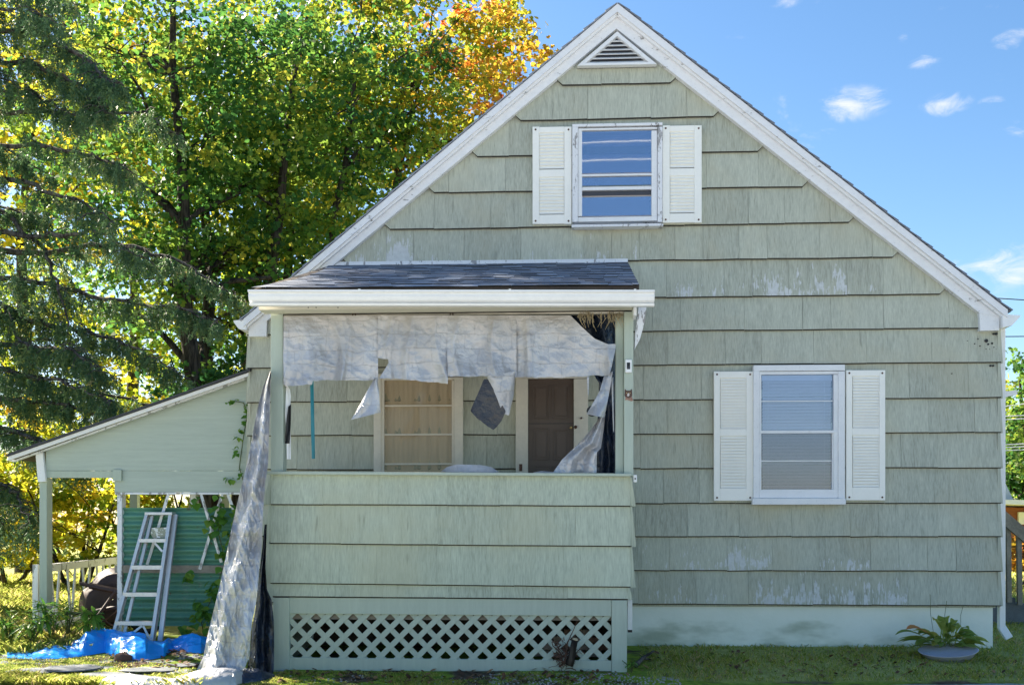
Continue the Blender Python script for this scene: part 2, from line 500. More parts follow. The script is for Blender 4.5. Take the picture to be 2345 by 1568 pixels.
def m_corr():
    m, t, b = material("green_corrugated_metal")
    p = t.pos(); n = t.noise(t.mapv(p, (1.2, 1, 6)), 2.2, 5, .65); n2 = t.noise(p, 17, 4, .7)
    c = t.mix(n, (.055, .20, .135), (.15, .33, .25))
    sx = t.step(t.noise(t.mapv(p, (5, 5, .8)), 1.6, 4, .6), .60, .72)
    c = t.mix(t.math('MULTIPLY', sx, .45), c, (.22, .30, .26))
    c = t.mix(t.math('MULTIPLY', t.step(n2, .62, .68), .8), c, (.12, .095, .075))
    setb(t, b, c, .5, .1, t.bump(n2, .15, .003), spec=.4)
    return m
M_corr = m_corr()
M_ladder = plain("worn_aluminium", (.58, .59, .61), .42, .16, 8, .1, metal=.55, stretch=(1, 1, .4))
M_label = peeled_white("torn_label", (.74, .75, .74), .48, (.38, .41, .32), dirt=.1)

def m_bark(name, a, b_):
    m, t, b = material(name)
    p = t.pos(); v = t.noise(t.mapv(p, (14, 14, 2.2)), 1, 5, .65, .5); n = t.noise(p, 3, 3, .6)
    c = t.mix(t.step(v, .35, .65), a, b_)
    c = t.mix(t.math('MULTIPLY', t.step(n, .55, .7), .4), c, (.09, .10, .06))
    setb(t, b, c, .9, normal=t.bump(v, .9, .03), spec=.1)
    return m
M_bark = m_bark("maple_bark", (.018, .015, .012), (.085, .070, .056))
M_barks = m_bark("spruce_bark", (.03, .026, .023), (.15, .135, .12))

def m_leaf(name, stops, transl=.5, rough=.5):
    m, t, b = material(name)
    nt = m.node_tree
    a = t.n('ShaderNodeAttribute', attribute_name='tint').outputs['Fac']
    n = t.noise(t.pos(), .55, 2, .5)
    v = t.math('ADD', a, t.math('MULTIPLY', t.math('SUBTRACT', n, .5), .5), clamp=True)
    c = t.ramp(v, stops)
    setb(t, b, c, rough, spec=.25)
    tl = t.n('ShaderNodeBsdfTranslucent')
    hs = t.n('ShaderNodeHueSaturation'); t.link(c, hs.inputs['Color']); hs.inputs['Value'].default_value = 1.5; hs.inputs['Saturation'].default_value = .98
    t.link(hs.outputs[0], tl.inputs[0])
    mx = t.n('ShaderNodeMixShader'); mx.inputs[0].default_value = transl
    t.link(b.outputs[0], mx.inputs[1]); t.link(tl.outputs[0], mx.inputs[2])
    out = next(n_ for n_ in nt.nodes if n_.type == 'OUTPUT_MATERIAL'); t.link(mx.outputs[0], out.inputs[0])
    return m
GREEN = [(0, (.024, .085, .024)), (.35, (.060, .155, .026)), (.62, (.17, .245, .030)), (1, (.42, .36, .035))]
YELL = [(0, (.085, .18, .018)), (.35, (.24, .30, .018)), (.7, (.48, .40, .020)), (1, (.55, .34, .03))]
ORNG = [(0, (.08, .18, .018)), (.3, (.25, .27, .018)), (.6, (.46, .30, .022)), (.85, (.55, .20, .03)), (1, (.52, .13, .05))]
M_leaf_g = m_leaf("maple_leaves_green", GREEN, .5)
M_leaf_y = m_leaf("maple_leaves_yellow", YELL, .55)
M_leaf_o = m_leaf("maple_leaves_orange", ORNG, .5)
M_leaf_n = m_leaf("spruce_needles", [(0, (.045, .10, .05)), (.5, (.09, .165, .07)), (.85, (.20, .26, .085)), (1, (.33, .30, .13))], .3)
M_leaf_v = m_leaf("vine_leaves", [(0, (.06, .17, .03)), (.6, (.13, .28, .04)), (1, (.30, .36, .05))], .4)
M_leaf_h = m_leaf("hosta_leaves", [(0, (.16, .26, .06)), (.5, (.34, .40, .10)), (.85, (.55, .50, .13)), (1, (.55, .22, .08))], .45)
M_grass = m_leaf("grass_blades", [(0, (.18, .24, .045)), (.5, (.37, .42, .075)), (.8, (.50, .48, .14)), (1, (.56, .46, .24))], .5)
M_dead = m_leaf("dead_leaves", [(0, (.06, .025, .015)), (.5, (.14, .06, .03)), (1, (.30, .16, .07))], .15)

# ================================================================== GROUND
def ground():
    xs = np.concatenate([np.linspace(-120, -9, 16), np.linspace(-8.8, 8.8, 150), np.linspace(9, 120, 16)])
    ys = np.concatenate([np.linspace(-120, -3.2, 18), np.linspace(-3.1, 1.6, 78), np.linspace(1.8, 26, 40), np.linspace(30, 200, 12)])
    P = [[(x, y, gz(x, y)) for x in xs] for y in ys]
    mb = MB().grid(P)
    m, t, b = material("yard_ground")
    p = t.pos()
    sx = t.n('ShaderNodeSeparateXYZ'); t.link(p, sx.inputs[0])
    n = t.noise(p, 1.6, 5, .62); n2 = t.noise(p, 13, 5, .65); n3 = t.noise(t.mapv(p, (.7, 1.8, 1)), 2.4, 5, .6, .5); n4 = t.noise(p, 60, 3, .6)
    dirt = t.ramp(n2, [(.3, (.045, .032, .022)), (.55, (.11, .082, .058)), (.75, (.20, .165, .13))])
    moss = t.ramp(n2, [(.3, (.10, .16, .02)), (.6, (.22, .30, .035)), (.8, (.32, .34, .06))])
    stone = t.ramp(n2, [(.3, (.16, .175, .19)), (.7, (.30, .32, .34))])
    turf = t.ramp(n2, [(.3, (.24, .26, .07)), (.7, (.42, .42, .15))])
    c = t.mix(t.step(n, .40, .50), dirt, moss)
    # broken old paving under the moss in front of the lean-to
    c = t.mix(t.math('MULTIPLY', t.step(n3, .54, .58), t.math('LESS_THAN', sx.outputs['X'], -2.0)), c, stone)
    # lawn right of the porch and out in the yard
    lr = t.math('MULTIPLY', t.step(sx.outputs['X'], 1.2, 1.5), t.step(t.math('ADD', sx.outputs['Y'], t.math('MULTIPLY', n3, .3)), -1.55, -1.35))
    lf = t.step(sx.outputs['Y'], .5, 1.2)
    c = t.mix(t.math('MAXIMUM', lr, lf), c, turf)
    drive = t.ramp(n2, [(.3, (.24, .25, .26)), (.7, (.40, .41, .42))])
    c = t.mix(t.step(t.math('ADD', sx.outputs['Y'], t.math('MULTIPLY', n3, .5)), -2.5, -2.9), c, drive)
    setb(t, b, c, .95, normal=t.bump(t.math('ADD', n2, t.math('MULTIPLY', n4, .5)), .9, .02), spec=.1)
    o = obj('ground', mb, m, at=(0, 0, 0), smooth=True); tag(o, kind='structure', label='mossy dirt yard around the green house')
ground()

def driveway():
    m, t, b = material("old_asphalt")
    p = t.pos(); n = t.noise(p, 3, 4, .6); n2 = t.noise(p, 90, 3, .6); v = t.vor(p, 60)
    c = t.ramp(t.math('ADD', t.math('MULTIPLY', n2, .6), t.math('MULTIPLY', v, .5)), [(.25, (.12, .135, .14)), (.5, (.29, .31, .325)), (.8, (.46, .48, .50))])
    c = t.mix(t.math('MULTIPLY', t.step(n, .58, .68), .6), c, (.10, .12, .04))
    setb(t, b, c, .9, normal=t.bump(n2, .7, .01), spec=.2)
    edge = []
    for i in range(90):
        x = 1.1 + i * 8.0 / 89
        yy = lerp(-2.0, -1.62, min(1, i / 36)) + .07 * mn.noise(Vector((x * 2.5, 0, 1))) + .03 * mn.noise(Vector((x * 9, 0, 4)))
        edge.append((x, yy))
    rows = []
    for k in range(14):
        rows.append([(x, lerp(y, -9.5, (k / 13) ** 1.6), 0) for x, y in edge])
    P = [[(x, y, gz(x, y) + .006 + (.004 if k else -.012)) for (x, y, _) in r] for k, r in enumerate(rows)]
    mb = MB().grid(P[::-1])
    o = obj('driveway', mb, m, at=(4, -4, -.2), smooth=True); tag(o, kind='structure', label='grey worn asphalt driveway edge in front of the lawn')
driveway()

# ================================================================== HOUSE
YR = -0.14            # face of the rake boards
house = thing('house', 'sage green gabled house with wide shingle siding and white trim', 'house', (1, 0, 0))
def X_Z(px, py, Y=0.0):
    p = W(px, py, Y); return (p.x, p.z)
AP = X_Z(1414.4, 10.9, YR); EL = X_Z(559, 731, YR); ER = X_Z(2306, 709.5, YR)
APi = X_Z(1412, 61, YR); ELi = X_Z(610, 731, YR); ERi = X_Z(2247, 714, YR)
APm = X_Z(1413.5, 29, YR)
XL = W(571, 900, 0).x; XR = W(2287, 900, 0).x
ZB = W(1880, 1384.5, 0).z
# inner core
def roof_z(x):
    if x < AP[0]: return lerp(EL[1], AP[1], (x - EL[0]) / (AP[0] - EL[0]))
    return lerp(AP[1], ER[1], (x - AP[0]) / (ER[0] - AP[0]))
core = MB().poly([(XL + .03, ZB - .02), (XR - .03, ZB - .02), (XR - .03, roof_z(XR) - .16), (AP[0], AP[1] - .2), (XL + .03, roof_z(XL) - .16)], 0.0, 8.0)
obj('wall', core, M_side, house)
obj('foundation', MB().box((XL + .06, .02, -.5), (XR - .05, 7.9, ZB + .04)), M_found, house)

# main roof: courses stepped along both slopes
for sgn, E in ((-1, EL), (1, ER)):
    mb = MB(); a = Vector((AP[0], 0, AP[1])); e = Vector((E[0], 0, E[1]))
    d = (e - a); L = d.length; d.normalize(); nrm = Vector((-d.z, 0, d.x)) if sgn > 0 else Vector((d.z, 0, -d.x))
    if nrm.z < 0: nrm = -nrm
    e = e + d * .04; L += .04
    n = int(L / .14)
    for i in range(n):
        p0 = a + d * (L * i / n - .05 * (i > 0)); p1 = a + d * (L * (i + 1) / n)
        q = [p0 + nrm * .004, p1 + nrm * .014, p1 + nrm * .026, p0 + nrm * .010]
        j = .012 * random.random()
        mb.prism([(v.x, YR - .03 - j, v.z) for v in q], [(v.x, 8.2, v.z) for v in q])
    q = [a, e, e + nrm * .006, a + nrm * .006]
    mb.prism([(v.x, YR - .012, v.z) for v in q], [(v.x, 8.2, v.z) for v in q])
    obj('roof', mb, M_roof, house)
# rake boards: lower board + crown strip
for A0, A1, B0, B1, y0, y1 in ((APm, APi, None, None, YR + .045, -.02), (AP, APm, None, None, YR - .022, -.02)):
    for side in (0, 1):
        E, Ei = (EL, ELi) if side == 0 else (ER, ERi)
        def along(P, tt, base): return (lerp(base[0], P[0], tt), lerp(base[1], P[1], tt))
        fr = (APm[1] - AP[1]) / (APi[1] - AP[1])
        Em = (E[0] - (.0 if side else 0), E[1] + (APm[1] - AP[1]) * 1.0)
        if A0 is AP: poly = [AP, APm, Em, E]
        else: poly = [APm, APi, Ei, (Ei[0] if side else Ei[0], Ei[1] - .0), Em]
        if A0 is not AP: poly = [APm, APi, Ei, Em]
        if side: poly = poly[::-1]
        poly = poly[::-1] if False else poly
        obj('rake_board', MB().poly(poly, y0, y1), M_rake, house)
# thin shadow moulding between the two boards
for E in (EL, ER):
    Em = (E[0], E[1] + (APm[1] - AP[1]))
    obj('rake_moulding', MB().bar((APm[0], YR + .03, APm[1] - .014), (Em[0], YR + .03, Em[1] - .014), .024, .05), M_rake, house)
# box ends of the eaves
pr = [X_Z(2247, 713, YR), X_Z(2249, 755, YR), X_Z(2293, 754, YR), X_Z(2294, 716, YR), X_Z(2275, 690, YR)]
obj('eave_return', MB().poly(pr, YR + .050, .30), M_white, house)
pl = [X_Z(566, 768, YR), X_Z(607, 768, YR), X_Z(608, 722, YR), X_Z(590, 708, YR), X_Z(566, 731, YR)]
obj('eave_return', MB().poly(pl, YR + .050, .30), M_white, house)
obj('eave_box', MB().poly([(XR - .02, pr[2][1]), (pr[2][0], pr[2][1]), (pr[3][0], pr[3][1]), (XR - .02, pr[3][1] + .05)], .30, 8.1), M_white, house)
obj('eave_box', MB().poly([(pl[0][0], pl[0][1]), (XL + .02, pl[0][1]), (XL + .02, pl[4][1] + .05), (pl[4][0], pl[4][1])], .30, 8.1), M_white, house)
g = [X_Z(2294.5, 719.6, YR), X_Z(2296, 750, YR), X_Z(2316, 746, YR), X_Z(2337, 724, YR), X_Z(2334, 722, YR)]
obj('eave_gutter', MB().poly(g, YR - .01, 8.1), M_alum, house)
g = [X_Z(564.5, 732, YR), X_Z(535, 734, YR), X_Z(536, 738, YR), X_Z(547, 753, YR), X_Z(565, 756, YR)]
obj('eave_gutter', MB().poly(g, YR - .01, 8.1), M_alum, house)

# shingle courses
M_butt = plain('shingle_shadow_edge', (.045, .042, .036), .9, .3, 30, .3)  # dark edge colour stands for the shadow line below each course
COURSE = [(1850, 1384.5), (1850, 1307), (1850, 1229), (1850, 1153), (1850, 1073), (1850, 993.5), (1850, 915), (1850, 835.5), (1850, 757.5),
          (1850, 680), (1850, 595), (1850, 515), (1750, 433), (1650, 353), (1560, 273.5), (1480, 196.5)]
ZC = [W(x, y, 0).z for x, y in COURSE] + [W(1412, 118, 0).z]
peel_spots = [(920, 590, 1.0), (860, 590, .6), (1000, 596, .45), (1300, 590, .45), (1370, 585, .6), (1440, 590, .45), (1560, 655, .7), (1640, 650, .45), (1740, 650, .8), (1790, 645, .7), (1850, 640, .75),
              (1890, 645, .6), (1735, 380, .45), (1820, 395, .35), (1545, 1280, .8), (1640, 1280, .85), (1700, 1265, .8), (1500, 1290, .5), (1800, 1375, .75), (1930, 1370, .8), (2020, 1360, .75),
              (1600, 1365, .55), (1530, 1360, .5), (1960, 1270, .6), (2050, 1275, .5), (2120, 1280, .35), (2100, 655, .35), (1660, 1360, .45), (790, 590, .4), (1950, 660, .3)]
peel_w = [(W(x, y, 0).x, W(x, y, 0).z, s) for x, y, s in peel_spots]
def inner_x(z, side):
    E, A = ((ELi, APi), (ERi, APi))[side]
    return lerp(E[0], A[0], (z - E[1]) / (A[1] - E[1]))
rs = random.Random(11)
eave_inner = min(ELi[1], ERi[1])
for ci in range(16):
    z0 = ZC[ci]; z1 = ZC[ci + 1]; zt = z1 + .075
    flare = 0.0
    xa, xb = XL - .012, XR + .012
    if z0 > eave_inner:
        xa = inner_x(z0, 0) - .0; xb = inner_x(z0, 1) + .0
    x = xa
    xl_full, xr_full = xa, xb
    edges = [x]
    while True:
        w = rs.choice([.28, .36, .45, .52, .58, .64])
        if xb - (edges[-1] + w) < .22: edges.append(xb); break
        edges.append(edges[-1] + w)
    if z0 > eave_inner:   # lower course reaches under the clipped corner
        pass
    for i in range(len(edges) - 1):
        a, b = edges[i] + rs.uniform(.0005, .0019), edges[i + 1] - rs.uniform(.0005, .0019)
        j0, j1 = rs.uniform(-.004, .004), rs.uniform(-.004, .004)
        poly = [(a, z0 + j0), (b, z0 + j1), (b, zt), (a, zt)]
        if i == 0 and z0 <= eave_inner: poly[3] = (a + .022, zt)
        if i == len(edges) - 2 and z0 <= eave_inner: poly[2] = (b - .022, zt)
        # under the rake boards
        off = .10
        poly = clip(poly, (ELi[0] , ELi[1] + off), (APi[0], APi[1] + off))[:] if False else poly
        def below(poly, A, B, o):   # keep the part below the line A-B raised by o
            A2, B2 = (A[0], A[1] + o), (B[0], B[1] + o)
            return clip(poly, B2, A2) if A2[0] < B2[0] else clip(poly, A2, B2)
        poly = below(poly, ELi, APi, .05); 
        if len(poly) >= 3: poly = below(poly, APi, ERi, .05)
        if len(poly) < 3: continue
        if z0 > eave_inner - .02 and i == 0:
            p1 = (inner_x(z0 + .06, 0), z0 + .06); p2 = (inner_x(z0, 0) + .13, z0)
            poly = clip(poly, p1, p2)
        if z0 > eave_inner - .02 and i == len(edges) - 2:
            p1 = (inner_x(z0 + .06, 1), z0 + .06); p2 = (inner_x(z0, 1) - .13, z0)
            poly = clip(poly, p2, p1)
        if len(poly) < 3: continue
        out = rs.uniform(-.002, .003)
        def yf(z): return -(.046 + out) + (.043 + out) * min(1, (z - z0) / (zt - z0))
        def yb(z): return -(.030 + out) + .029 * min(1, (z - z0) / (zt - z0))
        fr = [(p[0], yf(p[1]), p[1]) for p in poly]; bk = [(p[0], yb(p[1]), p[1]) for p in poly]
        cx = sum(p[0] for p in poly) / len(poly)
        fr = [(p[0], p[1], p[2] + (.010 if p[2] < z0 + .02 else 0)) for p in fr]
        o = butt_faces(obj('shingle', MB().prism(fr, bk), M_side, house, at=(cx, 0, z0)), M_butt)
        pk = 0
        for (sx, sz, s) in peel_w:
            if z0 - .03 < sz < z1: pk = max(pk, s * max(0, 1 - max(0, abs(sx - cx) - .12) / .25))
        o['peel'] = float(pk)
# last small piece of siding each side of the vent is covered by the rake; side walls as long courses
side = MB()
for ci in range(9):
    z0, zt = ZC[ci], min(ZC[ci + 1], roof_z(XR) - .12) + .01
    for x0, s in ((XL, -1), (XR, 1)):
        for k in range(12):
            ya, yb_ = k * 8 / 12 - (.03 if k == 0 else 0), (k + 1) * 8 / 12 - .003
            side.prism([(x0 + s * .030, ya, z0), (x0 + s * .006, ya, zt), (x0 - s * .02, ya, zt), (x0 - s * .02, ya, z0)][::(-1 if s > 0 else 1)],
                       [(x0 + s * .030, yb_, z0), (x0 + s * .006, yb_, zt), (x0 - s * .02, yb_, zt), (x0 - s * .02, yb_, z0)][::(-1 if s > 0 else 1)])
o = obj('side_shingles', side, M_side, house); o['kind'] = 'stuff'; o['peel'] = 0.0

# gable vent
vt = [X_Z(1322, 152, -.10), X_Z(1504, 148.5, -.10), X_Z(1413, 74, -.10)]
c_in = ((vt[0][0] + vt[1][0] + vt[2][0]) / 3, (vt[0][1] + vt[1][1] + vt[2][1]) / 3)
vent = obj('gable_vent', MB().poly(vt, -.05, -.03), M_int, house)
def inset(P, c, k): return [(lerp(p[0], c[0], k), lerp(p[1], c[1], k)) for p in P]
vi = inset(vt, c_in, .20)
for i in range(3):
    a, b = vt[i], vt[(i + 1) % 3]; ai, bi = vi[i], vi[(i + 1) % 3]
    obj('frame', MB().poly([a, b, bi, ai], -.115, -.03), M_white, vent)
for k in range(6):
    f0 = (k + .1) / 6.3
    za = lerp(vi[0][1], vi[2][1], f0)
    xl = lerp(vi[0][0], vi[2][0], f0) - .015; xr = lerp(vi[1][0], vi[2][0], f0) + .015
    if xr - xl < .06: break
    mb = MB(); h = .026
    mb.prism([(xl, -.108, za), (xr, -.108, za), (xr - .02, -.070, za + h), (xl + .02, -.070, za + h)], [(xl, -.100, za - .004), (xr, -.100, za - .004), (xr - .02, -.064, za + h), (xl + .02, -.064, za + h)])
    obj('louver', mb, M_white, vent)

# ---------------------------------------------------------------- windows and shutters
def frame_boxes(mb, x0, y0, x1, y1, wl, wt_, wr, wb, Yf, Yb):
    """frame of four butted boxes, widths in picture units"""
    vbox(mb, x0, y0, x1, y0 + wt_, Yf, Yb); vbox(mb, x0, y1 - wb, x1, y1, Yf, Yb)
    vbox(mb, x0, y0 + wt_, x0 + wl, y1 - wb, Yf, Yb); vbox(mb, x1 - wr, y0 + wt_, x1, y1 - wb, Yf, Yb)
    return mb

def part(name, parent, mat, x0, y0, x1, y1, Yf, Yb, bevel=0, label=None):
    o = obj(name, vbox(MB(), x0, y0, x1, y1, Yf, Yb), mat, parent, bevel=bevel)
    if label: o['label'] = label
    return o

def shutter(x0, y0, x1, y1, lx0, lx1, panels, label):
    # stile-and-rail frame, louvred fields recessed
    mb = MB(); Yf, Yb = -.085, -.03
    vbox(mb, x0, y0, lx0, y1, Yf, Yb); vbox(mb, lx1, y0, x1, y1, Yf, Yb)
    ys = [y0] + [v for p in panels for v in p[:2]] + [y1]
    for k in range(0, len(ys), 2): vbox(mb, lx0, ys[k], lx1, ys[k + 1], Yf + .001, Yb)
    for (a, b, n) in panels: vbox(mb, lx0, a, lx1, b, -.060, -.05)
    s = obj('shutter', mb, M_shut, house, bevel=.003); s['label'] = label
    for (a, b, n) in panels:
        for k in range(n):
            ya = lerp(a, b, (k + .06) / n); yb2 = lerp(a, b, (k + .96) / n)
            p = W(lx0 + .6, ya, -.06); q = W(lx1 - .6, yb2, -.06)
            m2 = MB().prism([(p.x, -.0835, q.z), (q.x, -.0835, q.z), (q.x, -.068, p.z), (p.x, -.068, p.z)], [(p.x, -.0615, q.z), (q.x, -.0615, q.z), (q.x, -.0615, p.z), (p.x, -.0615, p.z)])
            obj('slat', m2, M_shut, s)
    hb = MB()
    for (hx, hy) in ((x0 + 7, y0 + 7), (x1 - 7, y0 + 7), (x0 + 7, y1 - 7), (x1 - 7, y1 - 7)):
        p = W(hx, hy, -.086); hb.lathe((p.x, -.0895, p.z), [(.0001, 0), (.010, .001), (.010, .005)], 8, 'y')
    obj('screws', hb, M_rust, s)['kind'] = 'stuff'

shutter(1219.5, 290, 1309, 513, 1234.8, 1292, [(304, 387.6, 11), (405.7, 491, 11)], 'white louvred shutter left of the attic window')
shutter(1517.5, 287, 1607, 510, 1534, 1590, [(301, 385, 11), (403, 488, 11)], 'white louvred shutter right of the attic window')
shutter(1635, 850, 1725, 1146, 1649, 1709, [(865, 981, 17), (998, 1117, 17)], 'white louvred shutter left of the lower window')
shutter(1938, 847, 2027.5, 1145, 1952, 2014, [(861, 979, 17), (996, 1115, 17)], 'white louvred shutter right of the lower window')

# attic window
wa = obj('attic_window', frame_boxes(MB(), 1310.5, 280.5, 1517, 511, 13, 10, 11, 3, -.11, -.02), M_peel, house, bevel=.002)
part('sill', wa, M_peel, 1309, 511.5, 1519, 520, -.14, -.02)
sa = obj('sash', frame_boxes(MB(), 1324, 291, 1505, 508, 9, 8, 13, 13, -.098, -.03), M_white, wa, bevel=.002)
part('meeting_rail', wa, M_white, 1333.2, 397, 1491.8, 404, -.094, -.04)
part('lower_rail', wa, M_white, 1333.2, 426, 1491.8, 436, -.090, -.045)
part('pane', wa, M_glass_a, 1333, 299, 1492, 397, -.076, -.073)
part('pane', wa, M_glass_a, 1333, 404, 1492, 426, -.070, -.067)
part('pane', wa, M_glass_a, 1333, 450, 1492, 495, -.070, -.067)
part('inner_sash_rail', wa, M_cream, 1333.2, 449, 1491.8, 452, -.062, -.05)
part('curtain', wa, M_att, 1330, 298, 1495, 497, -.040, -.034)  # pale backing added to lift the glass toward its bright sky reflection
part('screen_gap', wa, M_int, 1333.2, 436.4, 1491.8, 448.6, -.066, -.060)
part('blind_roll', wa, M_blind, 1333.2, 299, 1491.8, 307, -.062, -.045)

# lower window
wl = obj('window', frame_boxes(MB(), 1725.5, 834.5, 1935, 1143, 14, 15, 15, 3, -.11, -.02), M_white, house, bevel=.002)
part('sill', wl, M_white, 1723.5, 1141, 1937, 1154.5, -.145, -.02)
sa = obj('sash', frame_boxes(MB(), 1739.7, 849.5, 1919.8, 1140, 4, 8, 11, 20, -.100, -.03), M_white, wl, bevel=.002)
part('meeting_rail', wl, M_white, 1740.5, 985, 1918, 992, -.105, -.04)
part('muntin', wl, M_white, 1744, 916.5, 1908.6, 919.5, -.086, -.072)
part('muntin', wl, M_white, 1744, 1053.5, 1908.6, 1056.5, -.083, -.068)
part('stile', wl, M_white, 1905, 992.3, 1908.6, 1119.8, -.090, -.06)
part('pane', wl, M_glass_b, 1744, 857, 1909, 985, -.079, -.076)
part('pane', wl, M_glass_s, 1744, 992, 1909, 1120, -.072, -.069)
bl = MB()
for k in range(34):
    y = lerp(874, 1119, k / 33)
    p = W(1746, y, -.05); q = W(1903, y, -.05)
    bl.prism([(p.x, -.062, p.z + .004), (q.x, -.062, q.z + .004 - (q.z - p.z)), (q.x, -.040, p.z - .024), (p.x, -.040, p.z - .024)][::-1],
             [(p.x, -.0605, p.z + .005), (q.x, -.0605, p.z + .005), (q.x, -.0385, p.z - .023), (p.x, -.0385, p.z - .023)][::-1])
obj('blind', bl, M_blind, wl)
part('blind_headrail', wl, M_blind, 1745, 858, 1905, 872, -.064, -.040)
cb = MB()
for cx in (1759, 1888):
    p = W(cx, 873, -.066); q = W(cx, 1119, -.066); cb.bar((p.x, -.066, p.z), (q.x, -.066, q.z), .004, .003)
obj('blind_cord', cb, M_blind, wl)
part('backing', wl, M_int, 1740, 853, 1912, 1124, -.036, -.032)

# downspout at the right corner, elbow at its foot
dx = XR + .055
dsp = MB(); zt = W(2296, 752, 0).z; zf = W(2290, 1440, 0).z
dsp.box((dx - .035, .03, zf), (dx + .025, .10, zt + .05))
foot = W(2308, 1462, 0)
dsp.bar((dx - .006, .06, zf + .02), (foot.x + .02, .02, foot.z), .075, .055, (0, -1, 0))
obj('downspout', dsp, M_alum, house, bevel=.006)
# bug holes / specks near the right eave corner
mb = MB()
for (x, y, r) in ((2259, 780, 6), (2263, 788, 3.4), (2244, 792, 2.5), (2232, 787, 2), (2272, 786, 3.5), (2282, 764, 4), (2276, 764, 3.5), (2258, 799, 2), (2266, 800, 2), (2276, 795, 2), (2240, 776, 1.6), (2281, 800, 1.6), (2216, 780, 1.2), (2269, 837, 3), (2275, 837, 3), (2180, 855, 1.8)):
    p = W(x, y, -.03); mb.lathe((p.x, -.0335, p.z), [(.0001, 0), (r * .0030, .001), (r * .0034, .02)], 7, 'y')
obj('nail_holes', mb, M_black, house)['kind'] = 'stuff'
# wall flood light on the right side
fl = MB(); p = W(2297, 903, .25)
fl.box((p.x - .02, .2, p.z - .03), (p.x + .03, .3, p.z + .03)); fl.bar((p.x + .02, .25, p.z), (p.x + .13, .25, p.z + .02), .05, .05)
obj('floodlight', fl, M_alum, house)

# porch back wall: window and door of the house behind the porch opening
pw = obj('porch_window', frame_boxes(MB(), 855.5, 854, 1060, 1110, 17, 9, 20, 6, -.09, -.02), M_casing, house, bevel=.002)
obj('sash', frame_boxes(MB(), 872.8, 863.5, 1039.6, 1104, 7, 7, 5, 10, -.080, -.03), M_casing, pw)
for y in (928.5, 994.5, 1062): part('muntin', pw, M_casing, 880, y - 2.2, 1034.4, y + 2.2, -.076, -.05)
part('pane', pw, M_glass_c, 879, 870, 1035, 1095, -.062, -.059)
cu = []
pa, pb = W(879, 868, -.045), W(1035, 1096, -.045)
for i in range(61):
    u = i / 60; x = lerp(pa.x, pb.x, u)
    yy = -.047 + .006 * math.sin(u * 31 + 1.5 * math.sin(u * 9)) + .003 * math.sin(u * 87)
    cu.append([(x, yy, pa.z), (x, yy + .002, (pa.z + pb.z) / 2), (x, yy, pb.z)])
obj('curtain', MB().grid(cu), M_curtain, pw, smooth=True)
part('backing', pw, M_int, 876, 866, 1037, 1100, -.034, -.031)

dr = part('door', house, M_door, 1209.5, 868, 1313.5, 1150, -.060, -.02)
dr['label'] = 'dark brown panelled dutch door in the porch'
obj('casing', frame_boxes(MB(), 1181, 850, 1347, 1150, 28, 17, 33, 1, -.095, -.02), M_casing, dr, bevel=.002)
def dpanel(x0, y0, x1, y1):
    mb = MB(); frame_boxes(mb, x0, y0, x1, y1, 2.5, 2.5, 2.5, 2.5, -.068, -.058)
    vbox(mb, x0 + 7, y0 + 7, x1 - 7, y1 - 7, -.067, -.058)
    obj('panel', mb, M_door, dr, bevel=.002)
dpanel(1220, 880, 1258, 959); dpanel(1264, 880, 1303, 959)
dpanel(1221, 980, 1258, 1053); dpanel(1268, 984, 1303, 1053)
dpanel(1223, 1066, 1258, 1110); dpanel(1265, 1066, 1303, 1110)
part('dutch_seam', dr, M_black, 1210, 968.5, 1313, 970.5, -.063, -.055)
for (x, y, r, m) in ((1307.5, 979, 2.6, M_brass), (1318, 977.5, 3.5, M_rust), (1331, 957, 2.2, M_rust)):
    p = W(x, y, -.1); obj('knob', MB().lathe((p.x, -.125, p.z), [(.0001, 0), (r * .0045, .004), (r * .0048, .015), (r * .0022, .025), (r * .0022, .06)], 12, 'y'), m, dr, smooth=True)
part('latch', dr, M_rust, 1189, 1062, 1196, 1078, -.101, -.095)

# ================================================================== PORCH
YP = -1.30
porch = thing('porch', 'small covered front porch with sage shingled rail and silver tarp', 'porch', (-.6, -.65, 0))
def quad(mb, tl, tr, br, bl, Yt, Yb_, thick):
    a, b = W(*tl, Yt), W(*tr, Yt); c, d = W(*br, Yb_), W(*bl, Yb_)
    t = Vector((0, thick, 0)); mb.prism([d, c, b, a], [d + t, c + t, b + t, a + t]); return mb
# posts and jambs above the rail
part('post', porch, M_board, 620, 717, 648, 1084, YP - .03, YP + .10, bevel=.004)
part('post', porch, M_board, 1429, 713, 1450.5, 1090, YP - .03, YP + .09, bevel=.004)
part('jamb', porch, M_board, 1409.5, 722, 1428, 1086, YP + .03, YP + .12, bevel=.003)
part('header', porch, M_casing, 650, 716.5, 1428, 721.5, YP - .01, YP + .06)
# rail cap
obj('rail_cap', quad(MB(), (610, 1078.5), (1446, 1083.5), (1446, 1090), (610, 1085.5), YP - .075, YP - .075, .24), M_board, porch, bevel=.004)
